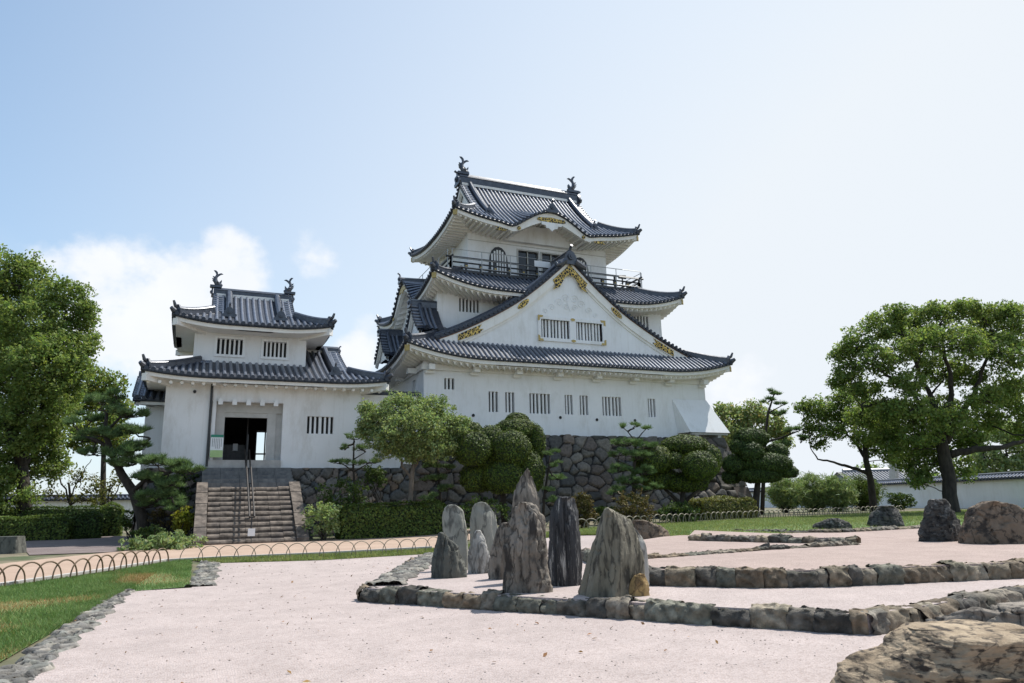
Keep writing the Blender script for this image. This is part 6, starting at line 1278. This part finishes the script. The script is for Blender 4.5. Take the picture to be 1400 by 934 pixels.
    shrub('low dark shrub between the bronze shrub and the bright hedge', 930, 702, B(930, 34), 34, 16, 'dark', .11, 80, .17, 24, 19, group=GS)
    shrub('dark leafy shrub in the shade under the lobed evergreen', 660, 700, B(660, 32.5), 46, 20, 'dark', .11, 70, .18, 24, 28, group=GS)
    shrub('dark shrub at the foot of the two-topped pine', 830, 705, B(830, 33), 22, 14, 'dark', .1, 80, .15, 24, 29, group=GS)
    hedge('bright low hedge at the right end of the keep base', B(963, 37.5), B(1036, 40), 1.05, 1.5, 'olive', .1, 420, 6, group=GH)
    # ---- right side
    for i, (px, rx, ry, dp, s) in enumerate(((1075, 26, 18, 52, 'palest'), (1112, 24, 22, 53, 'second'), (1146, 22, 20, 52.5, 'third'), (1180, 24, 17, 53.5, 'darkest'))):
        lab = ('wispy bamboo grass clump at the left end of the row before the boundary wall', 'tallest wispy bamboo clump in the middle of the row before the wall', 'wispy bamboo clump just left of the slim leaning tree', 'wispy bamboo clump around the foot of the slim leaning tree')[i]
        shrub(lab, px, 674, B(px, dp), rx+4, ry+4, 'bamboo' if i < 3 else 'hedge', .34, 120, .36, 24, 40+i, name='bamboo_clump', group='bamboo clumps before the wall', up=.1, stems=30, aspect=.13)
    shrub('dark shrub with yellow flowers at the foot of the boundary wall', 1232, 684, B(1232, 54), 22, 10, 'dark', .15, 80, .2, 22, 45, group=GS)
    tree('camphor_tree', 'slim leaning tree with a bare low limb left of the great camphor', 'tree', B(1194, 48), [(1196, 712, .26), (1194, 690, .23), (1190, 655, .2), (1184, 630, .18), (1182, 600, .13)], [[(1188, 648, 0, .13), (1165, 640, 0, .1), (1140, 632, 0, .07), (1118, 628, 0, .05), (1108, 612, 0, .03)], [(1184, 628, 0, .12), (1165, 600, .5, .08), (1145, 575, .5, .05)], [(1183, 610, 0, .1), (1200, 580, 0, .07), (1205, 560, 0, .04)]],
         [(1118, 560, 0, 24, 17), (1150, 543, 0, 22, 16), (1108, 583, 0, 17, 14), (1165, 570, 0, 24, 15), (1140, 590, -.5, 26, 12), (1190, 560, 0, 22, 16), (1212, 590, 0, 20, 14), (1180, 600, -.5, 22, 10), (1120, 605, 0, 14, 7), (1098, 558, 0, 12, 12), (1135, 565, .5, 30, 18), (1170, 540, 1, 24, 18), (1205, 575, 1, 26, 20), (1195, 612, .5, 22, 14), (1222, 625, .5, 18, 14)], 'camphor', .165, 72, .38, 26, group=GT, seed=20)
    tree('camphor_tree', 'great spreading camphor tree with a thick dark trunk on the right', 'tree', B(1300, 41), [(1305, 715, .50), (1301, 695, .40), (1298, 675, .36), (1298, 655, .35), (1292, 630, .34), (1289, 612, .31), (1286, 596, .28)],
         [[(1290, 612, 0, .23), (1268, 562, -.5, .16), (1235, 528, -1, .10), (1195, 500, -1, .05)], [(1287, 598, 0, .22), (1272, 540, 1, .14), (1252, 495, 1, .09), (1235, 460, .5, .05)], [(1288, 595, 0, .2), (1301, 540, 0, .13), (1290, 480, 0, .09), (1285, 445, 0, .05)], [(1294, 605, 0, .2), (1326, 548, 0, .14), (1345, 500, 0, .09), (1360, 455, 0, .05)], [(1300, 622, 0, .22), (1335, 614, -.5, .17), (1370, 612, -1, .13), (1410, 600, -1, .09)], [(1272, 566, 0, .15), (1225, 548, 0, .1), (1178, 556, 0, .05)]],
         [(1172, 470, 0, 30, 22), (1205, 446, 0, 34, 22), (1245, 436, .5, 36, 20), (1290, 428, 0, 40, 18), (1340, 428, .5, 38, 17), (1388, 438, 0, 34, 24), (1160, 508, 0, 26, 16), (1205, 492, -1, 40, 22), (1262, 472, -1.5, 42, 26), (1320, 468, -1.5, 44, 28), (1382, 485, -1, 36, 32), (1185, 532, 0, 32, 14), (1240, 522, -1.5, 34, 18), (1330, 515, 1, 32, 16), (1385, 530, 0, 36, 18), (1225, 565, -.5, 32, 18), (1258, 590, -1, 32, 24), (1230, 610, .5, 22, 16), (1315, 600, 1.5, 24, 20), (1400, 565, .5, 30, 16), (1268, 630, 1, 26, 22), (1285, 560, 2, 40, 26), (1290, 505, 1.5, 46, 26), (1345, 545, -1, 34, 18), (1250, 460, 2, 50, 30), (1350, 460, 2, 50, 30), (1255, 655, 1, 22, 16), (1315, 640, 2, 20, 20), (1220, 585, 2, 36, 24), (1345, 575, 2, 40, 22), (1300, 575, -1, 34, 20), (1250, 555, -2, 34, 18), (1180, 575, 1.5, 30, 20), (1265, 610, 2.5, 40, 22), (1370, 545, 2, 40, 24), (1150, 485, .5, 20, 14), (1320, 420, 0, 26, 10), (1225, 425, 0, 20, 10), (1375, 425, 0, 24, 12), (1330, 600, 1, 26, 14), (1205, 560, .5, 30, 16), (1150, 520, .5, 22, 14), (1210, 600, 1, 24, 14), (1240, 635, 1.5, 20, 12), (1400, 590, 1, 26, 16)],
         'camphor', .165, 72, .36, 28, group=GT, seed=21)
    tree('broadleaf_tree', 'olive-green tree in sun beyond the boundary wall at the right edge', 'tree', B(1375, 62), [(1372, 700, .2), (1374, 650, .16), (1376, 620, .12)], [], [(1370, 590, 0, 34, 20), (1400, 610, 0, 26, 28), (1345, 622, 0, 24, 16), (1380, 640, 0, 34, 16), (1340, 645, 0, 22, 10)], 'light', .24, 60, .5, 26, group=GT, seed=22)
    for px, py, rx, ry, lab in ((1185, 645, 26, 10, 'distant round tree crown left of the tiled house roof'), (1262, 652, 26, 10, 'distant tree crown right of the tiled house roof')):
        tree('broadleaf_tree', lab, 'tree', B(px, 110), [(px, 690, .2), (px, 660, .15)], [], [(px, py, 0, rx, ry), (px+rx*.6, py+4, 0, rx*.6, ry*.8)], 'camphor', .35, 12, .8, 26, group=GT, seed=int(px))
build_plants()
# ================================================================ boundary walls and what lies beyond
def tiled_wall(label, a, b, h, th=.5):
    t = thing('boundary_wall', label, 'wall', (a[0], a[1], a[2]), 'white boundary walls'); a, b = np.array(a, float), np.array(b, float); d = b-a; d[2] = 0; L_ = np.linalg.norm(d); d /= L_; n = np.array([-d[1], d[0], 0]); z = .5*(a[2]+b[2])
    w = MB(); c = (a+b)/2; c[2] = z+h/2; w.obox(c, d*L_/2, n*th/2, (0, 0, h/2)); w.build('wall', M['plaster'], t)
    RB = Roof(); 
    for sg in (-1, 1):
        P = (a+n*sg*.52)[:2]; roof_side(RB, P, d[:2], -n[:2]*sg, [(0, L_, lambda s: .51)], lambda s, dd: z+h+.05+.5*dd, .32, .09, 2)
        RB.eave.grid([[tuple(a+d*s+n*sg*.52+np.array([0, 0, z+h+.05-a[2]-o])) for s in (0, L_)] for o in (0, .1)]); RB.fascia.obox(np.array([*c[:2], z+h-.02]), d*L_/2, n*.5, (0, 0, .06))
    RB.ridge.bar([(a[0], a[1], z+h+.30), (b[0], b[1], z+h+.30)], .24, .16)
    put_roof(RB, t, 'tiled_coping'); return t
def D2(px, dep):
    p = B(px, dep); return p
tiled_wall('long white boundary wall with dark tiled coping behind the great camphor', D2(1460, 45), D2(1200, 66), 1.95)
tiled_wall('sunlit stretch of boundary wall behind the bamboo clumps', D2(1196, 67), D2(985, 92), 1.75)
tiled_wall('white boundary wall glimpsed behind the hedges on the far left', D2(-260, 52), D2(250, 66), 2.3)
def far_house():
    c = B(1210, 100); t = thing('tiled_house', 'low house with a pale grey tiled roof beyond the boundary wall', 'house', tuple(c)); pl = PL(c); a, b = pl(1158, 662), pl(1262, 658); zr = pl(1200, 643)[2]; ze = pl(1200, 659)[2]
    d = b-a; d[2] = 0; L_ = np.linalg.norm(d); d /= L_; n = np.array([-d[1], d[0], 0]); 
    w = MB(); m = (a+b)/2; m[2] = (ze+c[2])/2; w.obox(m+n*4, d*(L_/2-.6), n*3.2, (0, 0, (ze-c[2])/2)); w.build('wall', M['plaster_old'], t)
    r = MB(); A_ = a.copy(); A_[2] = ze; h = zr-ze
    q = lambda s, v, z: tuple(A_+d*s+n*v+np.array([0, 0, z])); i0, i1 = 1.4, 1.4
    r.grid([[q(s, 0, 0), q(s if 0 < s < L_ else (i0 if s == 0 else L_-i1), 4, h)] for s in np.linspace(0, L_, 20)]); r.grid([[q(s, 8, 0), q(s if 0 < s < L_ else (i0 if s == 0 else L_-i1), 4, h)] for s in np.linspace(0, L_, 20)])
    r.add([q(0, 0, 0), q(0, 8, 0), q(i0, 4, h)], [(0, 1, 2)]); r.add([q(L_, 0, 0), q(L_, 8, 0), q(L_-i1, 4, h)], [(0, 1, 2)])
    rf = r.build('roof', M['far_tile'], t); k = MB(); k.bar([q(i0, 4, h), q(L_-i1, 4, h)], .5, .4); k.build('ridge', M['tile'], rf)
    T = MB()
    for s in np.arange(.4, L_-.3, .45):
        lo = 4*min(1, max(0, s/i0), max(0, (L_-s)/i1)); T.tube([q(s, -.05, .04), q(s, lo, .04+h*lo/4)], .12, 5)
    T.build('cover_tiles', M['far_tile'], rf)
    p = B(1222, 84); o = thing('utility_pole', 'grey concrete utility pole standing in front of the tiled house', 'pole', tuple(p)); pm = MB(); pp = PL(p); pm.tube([p, pp(1222, 604)], [.9, .6] if False else [.55, .42], 10); pm.build('shaft', M['concrete'], o)
    x = MB(); x.obox(pp(1222, 612), (1.0, 0, 0), (0, .08, 0), (0, 0, .08)); x.build('crossarm', M['steel'], o)
M['far_tile'] = mk('pale_roof_tile', (.16, .165, .18), (.26, .265, .28), 2, .5)
far_house()
# ---- grass blades
def blades(name, pts, h, w, mat, seed, lean=.5):
    r = np.random.default_rng(seed); n = len(pts); z = tz(pts[:, 0], pts[:, 1])+.01; c = np.c_[pts, z]; a = r.uniform(0, 2*pi, n); s = np.c_[np.cos(a), np.sin(a), np.zeros(n)]; hh = h*r.uniform(.45, 1.3, (n, 1))
    tip = c+np.c_[r.normal(size=(n, 2))*lean*hh, hh[:, 0]*.9]; V = np.stack([c-s*w/2, c+s*w/2, tip], axis=1).reshape(-1, 3)
    t = r.uniform(.6, 1.35, (n, 1))*np.array([[1., 1., 1.]]); t[:, 0] *= r.uniform(.9, 1.4, n); o = np_mesh(name, V, np.arange(3*n).reshape(-1, 3), LM[mat], None, np.repeat(t, 3, axis=0)); return tag(o, kind='stuff')
def loft_pts(A, B_, n, r, pw=1.0):
    A, B_ = np.array([p[:2] for p in A]), np.array([p[:2] for p in B_])
    def at(P, t): d = np.r_[0, np.cumsum(np.hypot(*np.diff(P, axis=0).T))]; d /= d[-1]; return np.c_[np.interp(t, d, P[:, 0]), np.interp(t, d, P[:, 1])]
    t = r.random(n); v = r.random((n, 1)); return at(A, t)*(1-v)+at(B_, t)*v
def build_grass():
    r = np.random.default_rng(3); LW = [G(-160, 832), G(0, 805), G(130, 786), G(225, 771), G(262, 766)]; LE = [(-2.2, 2.0), (-1.9, 9.0), (-1.15, 17.2), (.1, 17.5)]
    P = loft_pts(LW, LE, 150000, r); P = P[(P[:, 1] > 7)]; f = np.array([noise.noise(Vector((p[0]*.55, p[1]*.4, 0))) for p in P]); edge = np.clip((P[:, 0]+3.2)/2.2, 0, 1)*np.clip((14-P[:, 1])/4, 0, 1)
    dry = (f+.55*edge+r.normal(size=len(P))*.12) > .22; blades('lawn_grass', P[~dry], .085, .011, 'grass', 5); blades('dry_grass', P[dry][::2], .06, .010, 'drygrass', 6)
    A = [G(290, 771), G(440, 767), G(590, 758), (12.6, 24.2), (14.2, 20.5), (17, 17.5), (30, 17), (60, 18)]; Bq = [G(262, 767), G(440, 760), G(600, 752), *[G(*p) for p in ((760, 727), (850, 720.5), (900, 717.5), (1000, 711.5), (1100, 706.5), (1235, 700.5), (1400, 696))]]
    blades('back_grass', loft_pts(A, Bq, 170000, r), .09, .022, 'palegrass', 7)
build_grass()
def litter():
    r = np.random.default_rng(12); n = 1500; y = 6+18*r.random(n)**1.4; x = r.uniform(-1.2, 13, n)*(.45+y/30); lev = np.full(n, np.nan)
    s = r.uniform(.005, .012, n)*(1+y/16); z = tz(x, y)+.012; inA = (y > 6.2) & (x > np.interp(y, [6.7, 13.2, 22], [7.2, 2.7, 6.2])-.2); keep = ~inA; x, y, z, s = x[keep], y[keep], z[keep], s[keep]; n = len(x)
    O = np.array([[1, 0, 0], [0, 1, 0], [-1, 0, 0], [0, -1, 0], [0, 0, .8], [0, 0, -.4]]); V = np.c_[x, y, z][:, None, :]+O[None]*s[:, None, None]*r.uniform(.6, 1.3, (n, 6, 1)); Fq = np.array([[0, 1, 4], [1, 2, 4], [2, 3, 4], [3, 0, 4], [1, 0, 5], [2, 1, 5], [3, 2, 5], [0, 3, 5]]); Fc = (Fq[None]+6*np.arange(n)[:, None, None]).reshape(-1, 3)
    c = np.repeat(np.array([(.50, .43, .39), (.42, .35, .31), (.30, .25, .22), (.55, .49, .46)])[r.integers(0, 4, n)], 6, axis=0); tag(np_mesh('loose_pebbles', V.reshape(-1, 3), Fc, M['stone'], None, c), kind='stuff')
    n = 130; y = 7+16*r.random(n)**1.4; x = r.uniform(-2.6, 9, n)*(.4+y/26); k = (x < np.interp(y, [6.7, 13.2, 22], [7.0, 2.5, 6.0])); x, y = x[k], y[k]; P = np.c_[x, y, tz(x, y)+.03]; V, Fc, C = leaves(P, .06, 2.5, r, (.6, 1.5)); tag(np_mesh('fallen_leaves', V, Fc, LM['dryleaf'], None, C), kind='stuff')
LM['dryleaf'] = leafmat('fallen_leaf', (.16, .085, .035), (.26, .15, .06), .1)
litter()
